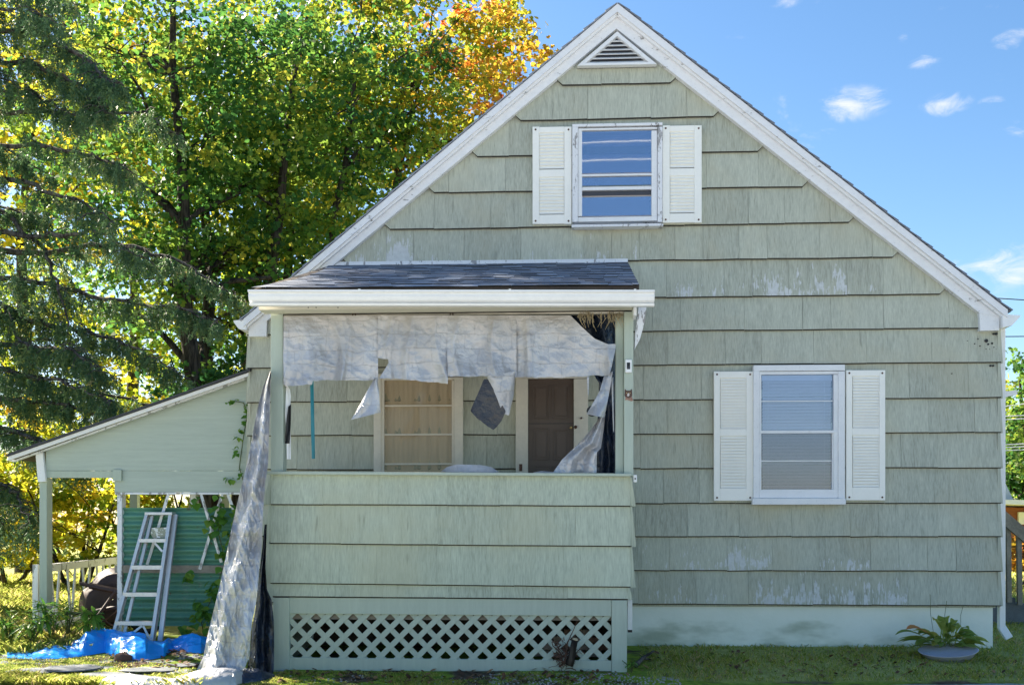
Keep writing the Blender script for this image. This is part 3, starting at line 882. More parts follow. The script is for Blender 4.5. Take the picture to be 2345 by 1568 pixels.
# shingled rail
rows = [((1086, 1090), (1155.5, 1159.5), 620, 1443), ((1150, 1154), (1244.5, 1252), 619, 1444), ((1238, 1246), (1336, 1345), 619, 1444), ((1328, 1338), (1366, 1373), 624, 1438)]
rs2 = random.Random(4)
for k, ((tl, tr), (bl_, br_), x0, x1) in enumerate(rows):
    n = 6; ed = [0] + sorted(min(.93, max(.07, (i + rs2.uniform(-.25, .25)) / n)) for i in range(1, n)) + [1]
    for i in range(n):
        xa, xb = lerp(x0, x1, ed[i]) + .15, lerp(x0, x1, ed[i + 1]) - .15
        y = lambda l, r, x: lerp(l, r, (x - x0) / (x1 - x0))
        yt, yb = YP - .018, YP - .05 + rs2.uniform(-.002, .002)
        if k == 3: yt, yb = YP - .02, YP - .036
        o = obj('shingle', quad(MB(), (xa, y(tl, tr, xa)), (xb, y(tl, tr, xb)), (xb, y(bl_, br_, xb) + rs2.uniform(-.5, .5)), (xa, y(bl_, br_, xa) + rs2.uniform(-.5, .5)), yt, yb, .014), M_porch, porch)
        ymin = min(vx.co.y for vx in o.data.vertices)
        for vx in o.data.vertices:
            if vx.co.y < ymin + .008 and vx.co.z < .03: vx.co.z += .010
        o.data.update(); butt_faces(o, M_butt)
        o['peel'] = 0.0
    # flared ends of the side courses
    for s, xi, xt, xo in ((-1, x0 + .2, x0 - 2, (603, 602, 601.5, 609)[k]), (1, x1 - .2, x1 + 3, (1456, 1457, 1455.5, 1449)[k])):
        tt, bb = (tl, bl_) if s < 0 else (tr, br_)
        P = [W(xi, tt + 3, YP - .03), W(xt, tt + 3, YP - .03), W(xo, bb - .6, YP - .03), W(xi, bb - .6, YP - .03)]
        if s < 0: P = P[::-1]
        P = [(p.x, p.z) for p in P][::-1]
        o = obj('side_shingle', MB().poly(P, YP - .034, -.03), M_porch, porch); o['peel'] = 0.0
a, b = W(626, 1370, YP), W(1436, 1095, YP)
obj('rail_core', MB().box((a.x, YP, a.z), (b.x, YP + .05, b.z)), M_dark, porch)
for xx in (a.x, b.x - .05): obj('side_core', MB().box((xx, YP + .051, a.z), (xx + .05, -.035, b.z)), M_dark, porch)
fl = W(626, 1380, YP).z
for xx in (W(630, 1500, YP).x, W(1431, 1500, YP).x - .03): obj('side_shade_board', MB().box((xx, YP + .061, -.3), (xx + .03, -.004, a.z - .002)), M_board, porch)  # unseen side boards added to keep the space under the porch dark
obj('crawl_shade_panel', MB().box((W(632, 1500, YP).x + .04, -.012, -.3), (W(1429, 1500, YP).x - .04, .015, .35)), M_dark, porch)  # dark panel put in to stand for the shade under the porch
obj('floor', MB().box((a.x + .052, YP + .052, .36), (b.x - .052, -.035, .42)), M_wood, porch)
# base frame with lattice
part('base_post', porch, M_board, 625.5, 1367.5, 662.5, 1546, YP - .025, YP + .06, bevel=.004)
part('base_post', porch, M_board, 1400.8, 1373.5, 1435.8, 1542, YP - .025, YP + .06, bevel=.004)
obj('base_rail', quad(MB(), (663, 1367), (1400.4, 1373), (1400.4, 1410), (663, 1404), YP - .012, YP - .012, .035), M_board, porch, bevel=.003)
obj('base_rail', quad(MB(), (663, 1504.5), (1400.4, 1512), (1400.4, 1536), (663, 1536), YP - .012, YP - .012, .035), M_board, porch, bevel=.003)
def lattice(direction, Y):
    sp, wd = 42.4, 17.2      # spacing and width along x
    h = 108.0
    x = 663 - h
    while x < 1402:
        if direction > 0: q = [(x, 1511), (x + wd, 1511), (x + wd + h, 1403), (x + h, 1403)]
        else: q = [(x + h, 1511), (x + wd + h, 1511), (x + wd, 1403), (x, 1403)]
        poly = q
        poly = clip(poly, (664, 0), (664, -1)); poly = [p for p in poly]
        def cl(poly, xx, keep_right):
            A, B = ((xx, 10), (xx, -10))
            r = clip(poly, (xx, -10), (xx, 10)) if not keep_right else clip(poly, (xx, 10), (xx, -10))
            return r
        poly = cl(q, 663.5, True)
        if len(poly) >= 3: poly = cl(poly, 1400, False)
        if len(poly) >= 3:
            pts = [W(px, py + (px - 663) / 737 * 7, Y) for px, py in poly]
            obj('lattice_slat', MB().prism(pts, [p + Vector((0, .008, 0)) for p in pts]), M_board, porch)
        x += sp
lattice(-1, YP + .016)
lattice(1, YP + .006)
# ceiling, soffit, fascia
cz = W(1000, 716, YP - .2).z
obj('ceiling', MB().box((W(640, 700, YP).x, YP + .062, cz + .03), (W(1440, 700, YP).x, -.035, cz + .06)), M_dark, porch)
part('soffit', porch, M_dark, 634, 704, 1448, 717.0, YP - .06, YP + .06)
part('fascia', porch, M_cream, 592.5, 691, 1450.5, 709.5, YP - .25, YP - .05)
part('fascia_return', porch, M_white, 1451.2, 692, 1458, 722, YP - .23, YP - .02)
nb = MB()
for (x, y) in ((684, 699.5), (766, 701), (767, 700), (774, 704), (706, 704), (724, 704), (1015, 702), (1178, 700), (1148, 702), (1190, 699), (1260, 702), (1310, 698), (1340, 702), (920, 701), (1086, 701)):
    p = W(x, y, YP - .25); nb.lathe((p.x, YP - .252, p.z), [(.0001, 0), (.0055, .0005), (.0055, .01)], 6, 'y')
obj('nail_holes', nb, M_black, porch)['kind'] = 'stuff'
# knee brace at the right post
P = [W(1452.5, 800, YP), W(1455, 760, YP), W(1463, 694, YP), W(1481.5, 694, YP), W(1477, 735, YP), W(1466, 775, YP)]
obj('brace', MB().prism(P[::-1], [p + Vector((0, .09, 0)) for p in P[::-1]]), M_peel, porch, bevel=.003)
# roof
YE = YP - .32
TL, TR = W(753, 607.5, -.01), W(1437, 600, -.01)
BL, BR = W(581, 660, YE), W(1463.7, 653, YE)
ML = W(700, 622.5, lerp(YE, 0, .62))
deck = MB()
top = [BL, BR, TR, TL]
deck.prism([v - Vector((0, 0, .006)) for v in top], [v - Vector((0, 0, .045)) for v in top])
roof = obj('roof', deck, M_dark, porch)
rs3 = random.Random(21)
NC = 14
def roof_pt(u, v, lift):
    """v 0 eave - 1 wall, u 0 left - 1 right"""
    l = BL.lerp(TL, v); l.x += .34 * math.sin(math.pi * v) * .45; r = BR.lerp(TR, v); p = l.lerp(r, u); p.z += lift + .006 * mn.noise(Vector((p.x * 2.2, p.y * 3, 0)))
    return p
for c in range(NC):
    v0 = c / NC - (.012 if c == 0 else 0); v1 = min(1, (c + 1.5) / NC)
    ed = [0.0]; wide = True
    while ed[-1] < 1:
        ed.append(min(1.0, ed[-1] + rs3.uniform(.030, .072)))
    if len(ed) > 2 and ed[-1] - ed[-2] < .012: ed.pop(-2)
    for i in range(len(ed) - 1):
        ua, ub = ed[i] + .0005, ed[i + 1] - .0005
        th = rs3.choice([.0015, .002, .005, .007]); jit = rs3.uniform(-.006, .006)
        c0, c1, c2, c3 = roof_pt(ua, v0 + jit, .006 + th), roof_pt(ub, v0 + jit, .006 + th), roof_pt(ub, v1, .003), roof_pt(ua, v1, .003)
        dz = Vector((0, 0, th + .002)); d2 = Vector((0, 0, .002))
        so = obj('shingle', MB().prism([c0, c1, c2, c3], [c0 - dz, c1 - dz, c2 - d2, c3 - d2]), M_roof, roof)
        so.data.materials.append(M_butt); so.data.polygons[2].material_index = 1  # roof tab butts carry the same painted shadow line
a_, b_ = W(752, 606.5, -.05), W(1437.5, 599.5, -.05)
obj('flashing', MB().prism([a_ + Vector((0, -.02, -.012)), b_ + Vector((0, -.02, -.012)), b_ + Vector((0, -.01, .030)), a_ + Vector((0, -.01, .028))], [a_ + Vector((0, .0, -.012)), b_ + Vector((0, .0, -.012)), b_ + Vector((0, .005, .030)), a_ + Vector((0, .005, .028))]), M_peel, porch)
part('roof_fascia', porch, M_cream, 586, 658, 1460.5, 676, YE + .02, YE + .045)
tri = [W(1461, 668, YE + .05), W(1463, 655, YE + .05), W(1438, 603, -.04), W(1438, 640, -.04)]
obj('verge_board', MB().prism(tri, [p - Vector((.02, 0, 0)) for p in tri]), M_white, porch)
# K-style gutter
YG = YE - .10
p0, p1 = W(567, 663, YG), W(1499.5, 663.5, YG)
ztop = p0.z; zbot = W(1000, 691.5, YG).z; H = ztop - zbot
prof = [(.012, 0.0), (0.0, 0.0), (0.0, -.13 * H), (.026, -.19 * H), (.020, -.42 * H), (.034, -.66 * H), (.072, -.79 * H), (.076, -.84 * H), (.040, -.86 * H), (.050, -H), (.112, -H), (.112, -.02 * H), (.106, -.02 * H), (.106, -.94 * H), (.085, -.94 * H), (.085, -.75 * H), (.036, -.4 * H), (.030, -.2 * H)]
zr = W(1499.5, 663.5, YG).z
gm = MB(); gm.grid([[(x, YG + y, lerp(p0.z, p1.z, i) + z) for (y, z) in prof + prof[:1]] for i, x in ((0, p0.x), (.35, lerp(p0.x, p1.x, .35)), (.7, lerp(p0.x, p1.x, .7)), (1, p1.x))])
for i, x in ((0, p0.x - .001), (1, p1.x + .001)):
    gm.add([(x, YG + y, lerp(p0.z, p1.z, i) + z) for (y, z) in prof[1:11] + [(.112, 0)]], [tuple(range(11))])
gutter = obj('gutter', gm, M_alum, porch)
for gx in (820, 1165, 1452):
    part('gutter_strap', gutter, M_alum, gx, 661.2, gx + 5, 663, YG - .003, YG + .115)
# white downspout stub beside the base, junction box
part('downspout_stub', porch, M_alum, 1437.5, 1373, 1448, 1441, -1.1, -1.02)
part('stub_mouth', porch, M_black, 1437.8, 1441.4, 1447.7, 1447, -1.095, -1.025)
part('outlet_box', porch, M_alum, 1450.5, 1086.5, 1458.5, 1103.5, YP - .01, YP + .03, bevel=.004)
part('outlet_socket', porch, M_black, 1453.5, 1093.5, 1456, 1097.5, YP - .013, YP - .008)
# rusty ring hook on the left post
hk = MB(); c = W(611, 904, YP - .02)
hk.tube([(c.x + .03 * math.cos(a), YP - .02, c.z + .03 * math.sin(a)) for a in [math.pi * (.5 - 1.7 * k / 14) + math.pi * 1.2 for k in range(15)]] , .0045, 6)
hk.tube([(c.x + .03, YP - .02, c.z + .01), (c.x + .028, YP - .02, c.z + .08)], .004, 6)
obj('hook', hk, M_rust, porch, smooth=True)
hk = MB()
for hx in (1034, 811):
    c = W(hx, 722, YP - .02); hk.tube([(c.x - .012, c.y, c.z + .02), (c.x - .014, c.y, c.z - .02), (c.x, c.y, c.z - .035), (c.x + .014, c.y, c.z - .02), (c.x + .012, c.y, c.z + .02)], .005, 6)
obj('tarp_clips', hk, M_rust, porch, smooth=True)
# under the porch: old bricks and boards seen through the lattice
rs4 = random.Random(8)
M_brick = plain("old_brick", (.28, .17, .12), .85, .35, 9, .4)
M_brickp = plain("pale_block", (.42, .35, .29), .85, .3, 9, .4)
for r in range(4):
    z = -.04 + r * .068; n = 9 - r * 2
    for k in range(n):
        x = .40 + r * .09 + k * .165 + rs4.uniform(-.01, .01); y = -.62 + rs4.uniform(-.03, .03)
        if x > 1.0: break
        o = obj('brick', MB().box((x - .145, y - .05, z), (x, y + .05, z + .06)), M_brickp if rs4.random() < .6 else M_brick, None, bevel=.006)
        tag(o, 'old loose brick stacked behind the lattice under the porch', 'brick', 'bricks stacked behind the porch lattice')
# ================================================================== THINGS ON THE PORCH
def crump(p, s=1.0):
    n = mn.noise
    a = abs(n(p * (2.6 * s))) * 1.0 + abs(n(p * (5.7 * s) + Vector((9, 3, 1)))) * .55 + abs(n(p * (12 * s) + Vector((2, 8, 5)))) * .28
    return .55 - a
def foil(p):
    a = mn.voronoi(p * 3.4 + Vector((mn.noise(p * 2), mn.noise(p * 2 + Vector((5, 5, 5))), 0)) * .8)[0][0]
    b = mn.voronoi(p * 8.5)[0][0]
    return a * .75 + b * .28 - .4
def pleat(x, z, seed):
    w = Vector((x * 3.4 + .7 * mn.noise(Vector((x * 1.5, z * 1.2, seed))), seed * 2.3, z * .35))
    return .9 - 2.6 * abs(mn.noise(w)) - .7 * abs(mn.noise(w * 2.3))
def pleat_soft(x, z, seed):
    return mn.noise(Vector((x * 7.5 + .9 * mn.noise(Vector((x * 2, z * 1.5, seed))), seed * 2.3, z * .55)))

def colsheet(top, bot, x0, x1, nx, ny, Y, amp=.02, fold=.02, seed=0, push=0.0, billow=0.0):
    P = []
    for i in range(nx + 1):
        x = lerp(x0, x1, i / nx); yt, yb = interp(top, x), interp(bot, x); row = []
        for j in range(ny + 1):
            t = j / ny; py = lerp(yt, yb, t)
            y = Y(t) if callable(Y) else Y
            q = W(x, py, y)
            k = Vector((q.x + seed * 3.7, seed, q.z))
            d = amp * 1.1 * crump(Vector((k.x * 1.1 + k.z * .6, k.y, k.z * 1.15 - k.x * .3)), .85) + fold * (.35 + .65 * t) * pleat(q.x, q.z, seed) * 2.3 - push * t - billow * math.sin(math.pi * min(1, t)) 
            sag = (5.0 * abs(mn.noise(Vector((q.x * 5, seed, 1)))) + 1.5 * mn.noise(Vector((q.x * 22, seed, 4)))) * t ** 4
            row.append(W(x + 1.2 * mn.noise(k * 5), py + sag - 1.5 * t ** 4, y - d))
        P.append(row)
    return MB().grid(P)

def sidesheet(Lp, Rp, nu, nv, Yf, amp=.03, fold=.04, nf=2.0, seed=0):
    P = []
    for j in range(nv + 1):
        t = j / nv
        lx, ly = interp([(q[0], q[1]) for q in Lp], t), interp([(q[0], q[2]) for q in Lp], t)
        rx, ry = interp([(q[0], q[1]) for q in Rp], t), interp([(q[0], q[2]) for q in Rp], t)
        row = []
        for i in range(nu + 1):
            u = i / nu; px, py = lerp(lx, rx, u), lerp(ly, ry, u); y = Yf(u, t); q = W(px, py, y)
            k = Vector((q.x * 1.9 + seed * 5.1, seed, q.z * 1.25))
            d = amp * .22 * foil(k) + .30 * amp * crump(Vector((k.x * 2.4 - k.z * .9, k.y, k.z * 1.1))) + amp * 1.0 * crump(Vector((k.x * 1.1 + k.z * .45, k.y, k.z * .62))) + fold * math.sin(nf * 6.283 * u + 1.3 * math.sin(t * 5 + seed) + seed) + fold * .6 * mn.noise(Vector((u * 3, t * 3, seed)))
            row.append(W(px, py, y - d))
        P.append(row)
    return MB().grid(P)

def poly_t(pts):     # list of (x,y) to (t,x,y) by height
    y0, y1 = pts[0][1], pts[-1][1]
    return [((p[1] - y0) / (y1 - y0), p[0], p[1]) for p in pts]

YT = YP - .045
val = thing('tarp', 'torn silver tarp hung as a valance across the porch opening', 'tarp', W(1030, 722, YT))
def vpiece(name, mb, mat=M_tarp, parent=val): return obj(name, mb, mat, parent, smooth=True)
vpiece('tarp_panel', colsheet([(649, 724), (866, 722)], [(649, 882), (660, 884), (714, 881), (716, 872), (740, 871), (866, 872)], 649, 866, 110, 80, YT, .030, .030, 1))
vpiece('tarp_panel', colsheet([(865, 722), (1026, 722)], [(865, 818), (889, 822), (892, 852), (893, 868), (910, 868), (950, 872), (1000, 876), (1026, 880)], 865, 1026, 90, 80, lambda t: YT - .012, .030, .025, 2, .04))
vpiece('tarp_flap', colsheet([(868, 866), (896, 822)], [(868, 866.5), (896, 867)], 868, 896, 16, 20, YT + .01, .012, .01, 3))
vpiece('tarp_panel', colsheet([(1025, 722), (1183, 722)], [(1025, 863), (1110, 862), (1183, 863)], 1025, 1183, 90, 80, YT, .030, .030, 4))
vpiece('tarp_panel', colsheet([(1181, 722), (1306, 722), (1330, 746), (1362, 775), (1392, 788), (1409, 787)], [(1181, 864), (1300, 864), (1348, 861), (1396, 857), (1400, 845), (1409, 800)], 1181, 1409, 110, 80, lambda t: YT - .008, .030, .034, 5))
vpiece('tarp_flap', colsheet([(1113, 861), (1178, 850), (1180, 852)], [(1113, 863), (1125, 880), (1140, 915), (1152, 950), (1166, 951), (1176, 905), (1180, 862)], 1113, 1180, 44, 50, YT - .02, .022, .03, 6, .03))
vpiece('torn_underside', colsheet([(1078, 938), (1108, 868), (1118, 868), (1138, 905), (1157, 940)], [(1078, 941), (1100, 965), (1129, 986), (1148, 965), (1157, 945)], 1078, 1157, 44, 50, YT + .02, .022, .03, 7, .0), M_charc)
vpiece('tarp_flap', sidesheet([(0, 857, 866), (.4, 838, 900), (.8, 814, 945), (1, 803, 961)], [(0, 864, 866), (.4, 868, 895), (.8, 870, 930), (1, 872, 944)], 26, 40, lambda u, t: YT - .03 - .05 * math.sin(math.pi * u) * t, .016, .015, 1.2, 8))
vpiece('torn_strip', sidesheet([(0, 1383, 861), (.3, 1374, 893), (.7, 1356, 926), (1, 1343, 948)], [(0, 1403, 850), (.3, 1398, 885), (.7, 1390, 925), (1, 1384, 956)], 30, 50, lambda u, t: YT - .02 - .10 * math.sin(math.pi * u) * t, .018, .02, .8, 9))
vpiece('torn_strip', sidesheet([(0, 1372, 957), (.25, 1352, 985), (.55, 1322, 1018), (.8, 1287, 1052), (1, 1266, 1082)], [(0, 1387, 946), (.3, 1382, 985), (.42, 1376, 1026), (.6, 1367, 1035), (1, 1366, 1082)], 50, 70, lambda u, t: YP + .02 + .0 * u, .045, .035, 1.6, 10))
vpiece('torn_strip', sidesheet([(0, 1400, 870), (1, 1404, 985)], [(0, 1404, 862), (1, 1406, 990)], 4, 24, lambda u, t: YT, .008, .004, 1, 11))
vpiece('torn_strip', sidesheet([(0, 1344, 862), (1, 1346, 902)], [(0, 1349, 862), (1, 1348, 905)], 3, 12, lambda u, t: YT, .006, .003, 1, 12))
tube_end = W(1356, 953, YT - .03)
vpiece('roll_mouth', MB().lathe((0, 0, 0), [(.0001, .0), (.05, .0)], 12, 'y'), M_black).location = tube_end - WORLD[val.name] + Vector((0, .03, 0))
nav = obj('tarp', sidesheet([(0, 1296, 722), (.2, 1325, 800), (.42, 1372, 878), (.62, 1369, 950), (.78, 1366, 1010), (1, 1364, 1090)], [(0, 1409, 722), (1, 1409, 1090)], 36, 60, lambda u, t: YP + .20, .05, .03, 1.4, 13), M_navy, smooth=True)  # top carried up to the ceiling to stand for the dark interior
tag(nav, 'dark navy plastic sheet hanging inside the right end of the porch opening, its top standing in for shade', 'tarp')

scrap = obj('tarp', colsheet([(1010, 1079), (1025, 1068), (1045, 1063), (1100, 1064), (1125, 1069), (1142, 1079)], [(1010, 1081), (1142, 1083)], 1010, 1142, 60, 24, lambda t: YP + .02 - .05 * t, .008, .008, 14), M_tarp, smooth=True)
tag(scrap, 'small folded silver tarp scrap lying on the porch rail', 'tarp')
scr2 = obj('tarp', colsheet([(1222, 1081), (1240, 1078), (1268, 1080)], [(1222, 1083.5), (1268, 1084.5)], 1222, 1268, 26, 8, lambda t: YP - .0 - .05 * t, .006, .004, 15), M_tarp, smooth=True)
tag(scr2, 'thin silver tarp edge lying on the rail below the brown door', 'tarp')

# long tarp slung down the left corner of the porch
lt = thing('tarp', 'long silver tarp draped from the left porch corner down to the ground', 'tarp', W(520, 1555, -1.7))
Lp = [(618, 850), (603, 885), (592, 925), (582, 975), (572, 1030), (560, 1085), (546, 1140), (531, 1205), (517, 1275), (503, 1340), (487, 1405), (475, 1455), (466, 1500), (452, 1530), (440, 1552)]
Rp = [(621, 850), (619, 900), (617, 970), (614, 1060), (607, 1110), (602, 1180), (599, 1250), (593, 1310), (588, 1365), (583, 1400), (577, 1425), (573, 1460), (572, 1500), (560, 1530), (520, 1552)]
main = obj('tarp_sheet', sidesheet(poly_t(Lp), poly_t(Rp), 90, 260, lambda u, t: lerp(-1.34, -1.66, t) - .03 * math.sin(math.pi * u) - .10 * u, .085, .034, 1.6, 16), M_tarp, lt, smooth=True)
Ln = [(606, 1200), (600, 1262), (593, 1320), (587, 1380), (578, 1430), (574, 1480), (566, 1530), (556, 1560)]
Rn = [(611, 1200), (608, 1300), (612, 1350), (622, 1372), (627, 1420), (628, 1480), (627, 1530), (622, 1556)]
obj('tarp_underside', sidesheet(poly_t(Ln), poly_t(Rn), 50, 120, lambda u, t: -1.39 - .10 * t, .055, .03, 1.6, 17), M_navy, lt, smooth=True)
obj('hem_strip', sidesheet([(0, 571, 1425), (1, 561, 1510)], [(0, 577, 1425), (1, 570, 1510)], 4, 24, lambda u, t: -1.66, .006, .006, 1, 18), M_alum, lt, smooth=True)

def groundsheet(top, bot, x0, x1, nx, ny, depth, amp, seed, jag=.0, power=.6):
    P = []
    for i in range(nx + 1):
        x = lerp(x0, x1, i / nx); f = G(x, interp(bot, x)); yt = interp(top, x); dep = depth * (.35 + .65 * math.sin(math.pi * min(1, max(0, i / nx))) ** .5)
        mid = W(x, yt, f.y + dep * .62).z; row = []
        for j in range(ny + 1):
            t = j / ny; y = f.y + dep * t; g = gz(f.x, y)
            sh = math.sin(math.pi * min(1, t / 1.24)) ** power if t < 1 else math.sin(math.pi / 1.24) ** power
            k = Vector((f.x * 1.1 + seed, y * 2.0, seed))
            rid = crump(k, .85) - .15
            fold = .5 * abs(mn.noise(Vector((f.x * 3.2 + y * 7 + seed, y * 3 - f.x * 1.5, 2)))) * (1 - abs(2 * t - 1))
            z = g + .004 + max(0, (mid - g)) * (sh * (1 - .25 * fold * 2)) + amp * rid * min(1, t * 6) * min(1, max(0, mid - g) / .08)
            q = W(x, 1400, y); row.append((q.x, y, max(z, g + .003)))
        P.append(row)
    return MB().grid(P)
pool = groundsheet([(215, 1564), (240, 1553), (262, 1546), (320, 1545), (380, 1549), (430, 1546), (455, 1538), (480, 1530), (520, 1526), (560, 1530), (585, 1545)],
                   [(215, 1570), (240, 1572), (300, 1575), (450, 1576), (540, 1570), (585, 1556)], 215, 585, 170, 50, .34, .05, 3.0)
obj('tarp_pool', pool, M_tarp, lt, smooth=True)
pool2 = groundsheet([(520, 1552), (560, 1535), (590, 1532), (628, 1545)], [(520, 1562), (560, 1566), (600, 1560), (628, 1552)], 520, 628, 60, 30, .2, .05, 5.0)
obj('tarp_pool', pool2, M_navy, lt, smooth=True)

blue = groundsheet([(16, 1502), (35, 1498), (60, 1500), (100, 1484), (122, 1480), (150, 1477), (182, 1466), (197, 1446), (222, 1437), (245, 1438), (268, 1447), (300, 1448), (334, 1452), (338, 1463), (352, 1468), (372, 1472), (385, 1464), (405, 1462), (425, 1455), (440, 1449), (455, 1456), (478, 1460)],
                   [(16, 1506), (60, 1509), (120, 1509), (180, 1504), (240, 1494), (252, 1500), (275, 1508), (310, 1512), (340, 1511), (375, 1505), (395, 1488), (430, 1494), (460, 1496), (478, 1490)], 16, 478, 260, 60, .65, .05, 9.0, power=.9)
o = obj('tarp', blue, M_blue, smooth=True); tag(o, 'bright blue plastic tarp crumpled on the ground below the ladder', 'tarp')

# strips hanging in the opening
o = obj('strap', sidesheet([(0, 710, 872), (.3, 711, 920), (.6, 712, 985), (1, 714, 1050)], [(0, 718, 872), (.3, 719, 920), (.6, 720.5, 985), (1, 721.5, 1050)], 6, 50, lambda u, t: YP + .03, .006, .006, 1, 20), M_teal, smooth=True)
tag(o, 'narrow teal fabric strap hanging in the porch opening', 'strap')
st = thing('strip', 'torn white and black plastic strip hanging beside the left porch post', 'strip', W(660, 1050, YP + .02))
obj('white_piece', sidesheet([(0, 651, 880), (.08, 655, 886), (.2, 654, 915), (.4, 653, 950), (.7, 656, 1000), (1, 657, 1051)], [(0, 652, 872), (.08, 664, 892), (.2, 666, 905), (.4, 664, 950), (.7, 666, 1000), (1, 666, 1051)], 6, 50, lambda u, t: YP + .03, .008, .006, 1, 21), M_alum, st, smooth=True)
obj('black_piece', sidesheet([(0, 660, 930), (.3, 655, 970), (.7, 653, 1000), (1, 653, 1015)], [(0, 667, 925), (.3, 666, 970), (.7, 664, 1000), (1, 663, 1015)], 6, 30, lambda u, t: YP + .015, .008, .006, 1, 22), M_black, st, smooth=True)

# doorbell, cat plaque
db = thing('doorbell', 'white video doorbell on the right porch post', 'doorbell', W(1439.5, 853, YP - .03))
obj('case', vbox(MB(), 1432, 822.5, 1447, 853, YP - .055, YP - .031), M_alum, db, bevel=.008)
obj('faceplate', vbox(MB(), 1435.5, 829.5, 1443, 845, YP - .0585, YP - .054), M_black, db, bevel=.003)
p = W(1439.3, 841.5, YP - .06); obj('button', MB().lathe((p.x, YP - .0610, p.z), [(.0001, 0), (.010, .001), (.011, .004)], 12, 'y'), M_int, db)
ct = thing('cat_plaque', 'peeling brown cat face plaque under the doorbell', 'plaque', W(1440, 918, YP - .03))
def flat(pts, y0, y1): 
    q = [W(a, b, y0) for a, b in pts]; return MB().poly([(v.x, v.z) for v in q][::-1], y0, y1)
M_catb = plain("cat_brown", (.10, .055, .04), .6, .4, 40, .1); M_catw = plain("cat_white", (.62, .56, .52), .6, .1, 30, .05); M_catp = plain("cat_tan", (.32, .18, .13), .6, .3, 40, .1)
obj('head', flat([(1430, 905), (1431, 890), (1435, 894), (1443, 894), (1447, 890), (1448, 905), (1444, 912), (1434, 912)], YP - .036, YP - .031), M_catb, ct)
obj('muzzle', flat([(1436, 903), (1439, 899), (1442, 903), (1440, 907), (1437, 907)], YP - .039, YP - .0355), M_catw, ct)
for ex in (1435.4, 1442.6): obj('eye', flat([(ex - 1, 899.5), (ex, 898), (ex + 1, 899.5), (ex, 901)], YP - .039, YP - .0355), M_brass, ct)
obj('paws', flat([(1431, 916), (1433, 909), (1438, 911), (1441, 911), (1447, 908), (1450, 917), (1446, 918.5), (1436, 915)], YP - .037, YP - .031), M_catp, ct)
# straw hanging from the broken ceiling
sw = MB(); rs5 = random.Random(3)
for k in range(75):
    x = rs5.choice([rs5.uniform(1325, 1360), rs5.uniform(1345, 1400), rs5.uniform(1392, 1428)]); y = rs5.uniform(709, 720); L = rs5.uniform(8, 34) * (1.5 if rs5.random() < .15 else 1)
    yy = YP + rs5.uniform(-.04, .03); a = W(x, y, yy); b = W(x + rs5.uniform(-5, 5), y + L * .5, yy - .02); c = W(x + rs5.uniform(-9, 9), y + L, yy - .01)
    sw.tube([a, b, c], [.003, .0025, .0015], 3, False)
M_straw = plain("dry_straw", (.34, .28, .17), .9, .3, 20, .1)
o = obj('nest_straw', sw, M_straw); tag(o, 'dry straw hanging from the gap above the right porch corner', 'straw'); 

# ================================================================== LEAN-TO
YL = .12
lean = thing('lean_to', 'lean to shed with sage plywood gable and sloping roof', 'shed', W(300, 1460, YL))
def lp(pts, Y, thick, name, mat, parent=lean, bevel=0):
    q = [W(a, b, Y) for a, b in pts]; q = [(v.x, v.z) for v in q]
    ar = sum(q[i][0] * q[(i + 1) % len(q)][1] - q[(i + 1) % len(q)][0] * q[i][1] for i in range(len(q)))
    if ar < 0: q = q[::-1]
    return obj(name, MB().poly(q, Y, Y + thick), mat, parent, bevel=bevel)
lp([(105, 1024), (105, 1077), (575, 1077), (575, 861)], YL, .03, 'gable_panel', M_ply)
lp([(105.5, 1077.6), (262, 1077.6), (262, 1093.5), (105.5, 1093.5)], YL - .004, .06, 'beam', M_board, bevel=.003)
lp([(262.5, 1077.6), (575, 1077.6), (575, 1126.5), (262.5, 1126.5)], YL + .001, .03, 'gable_panel', M_ply)
lp([(258, 1075), (277.5, 1075), (277.5, 1101), (258, 1101)], YL - .035, .03, 'block', M_board, bevel=.003)
lp([(263, 1127), (575, 1127), (575, 1131.5), (263, 1131.5)], YL - .012, .05, 'trim_strip', M_peel)
lp([(18, 1045), (569, 852.5), (569, 860.5), (18, 1054)], YL - .16, .03, 'rake_board', M_white, bevel=.002)
lp([(22, 1054.5), (569, 861), (569, 866), (30, 1057)], YL - .10, .04, 'under_moulding', M_peel)
ra, rb = W(14, 1044.5, YL - .19), W(572, 848.5, YL - .19)
q = [ra, rb, rb + Vector((0, 0, .022)), ra + Vector((0, 0, .022))]
M_rolled = plain("dark_roll_roofing", (.06, .062, .068), .9, .2, 30, .3)
obj('roof', MB().prism(q, [v + Vector((0, 3.5, 0)) for v in q]), M_rolled, lean)
q = [v - Vector((0, 0, .03)) for v in (ra + Vector((.05, .06, 0)), rb + Vector((0, .06, 0)))]
q = [q[0], q[1], q[1] + Vector((0, 0, .025)), q[0] + Vector((0, 0, .025))]
obj('roof_deck', MB().prism(q, [v + Vector((0, 3.4, 0)) for v in q]), M_dark, lean)
lp([(81, 1037), (97.5, 1035), (104.5, 1102), (86.5, 1103)], YL - .045, .04, 'bracket', M_white, bevel=.002)
pz = W(98, 1103, YL).z; pxx = W(90, 1103, YL).x
part('post', lean, M_board, 90, 1093.8, 107, 1478, YL + .0, YL + .13, bevel=.004)
part('post', lean, M_peel, 268, 1131.8, 279, 1470, YL + .0, YL + .11, bevel=.003)
part('post', lean, M_peel, 436, 1131.8, 449, 1170, YL + .12, YL + .2)
for xx, yy in ((-5.25, 3.2), (-4.0, 3.2)):
    obj('post', MB().box((xx - .05, yy, -.05), (xx + .05, yy + .1, 1.9)), M_board, lean)
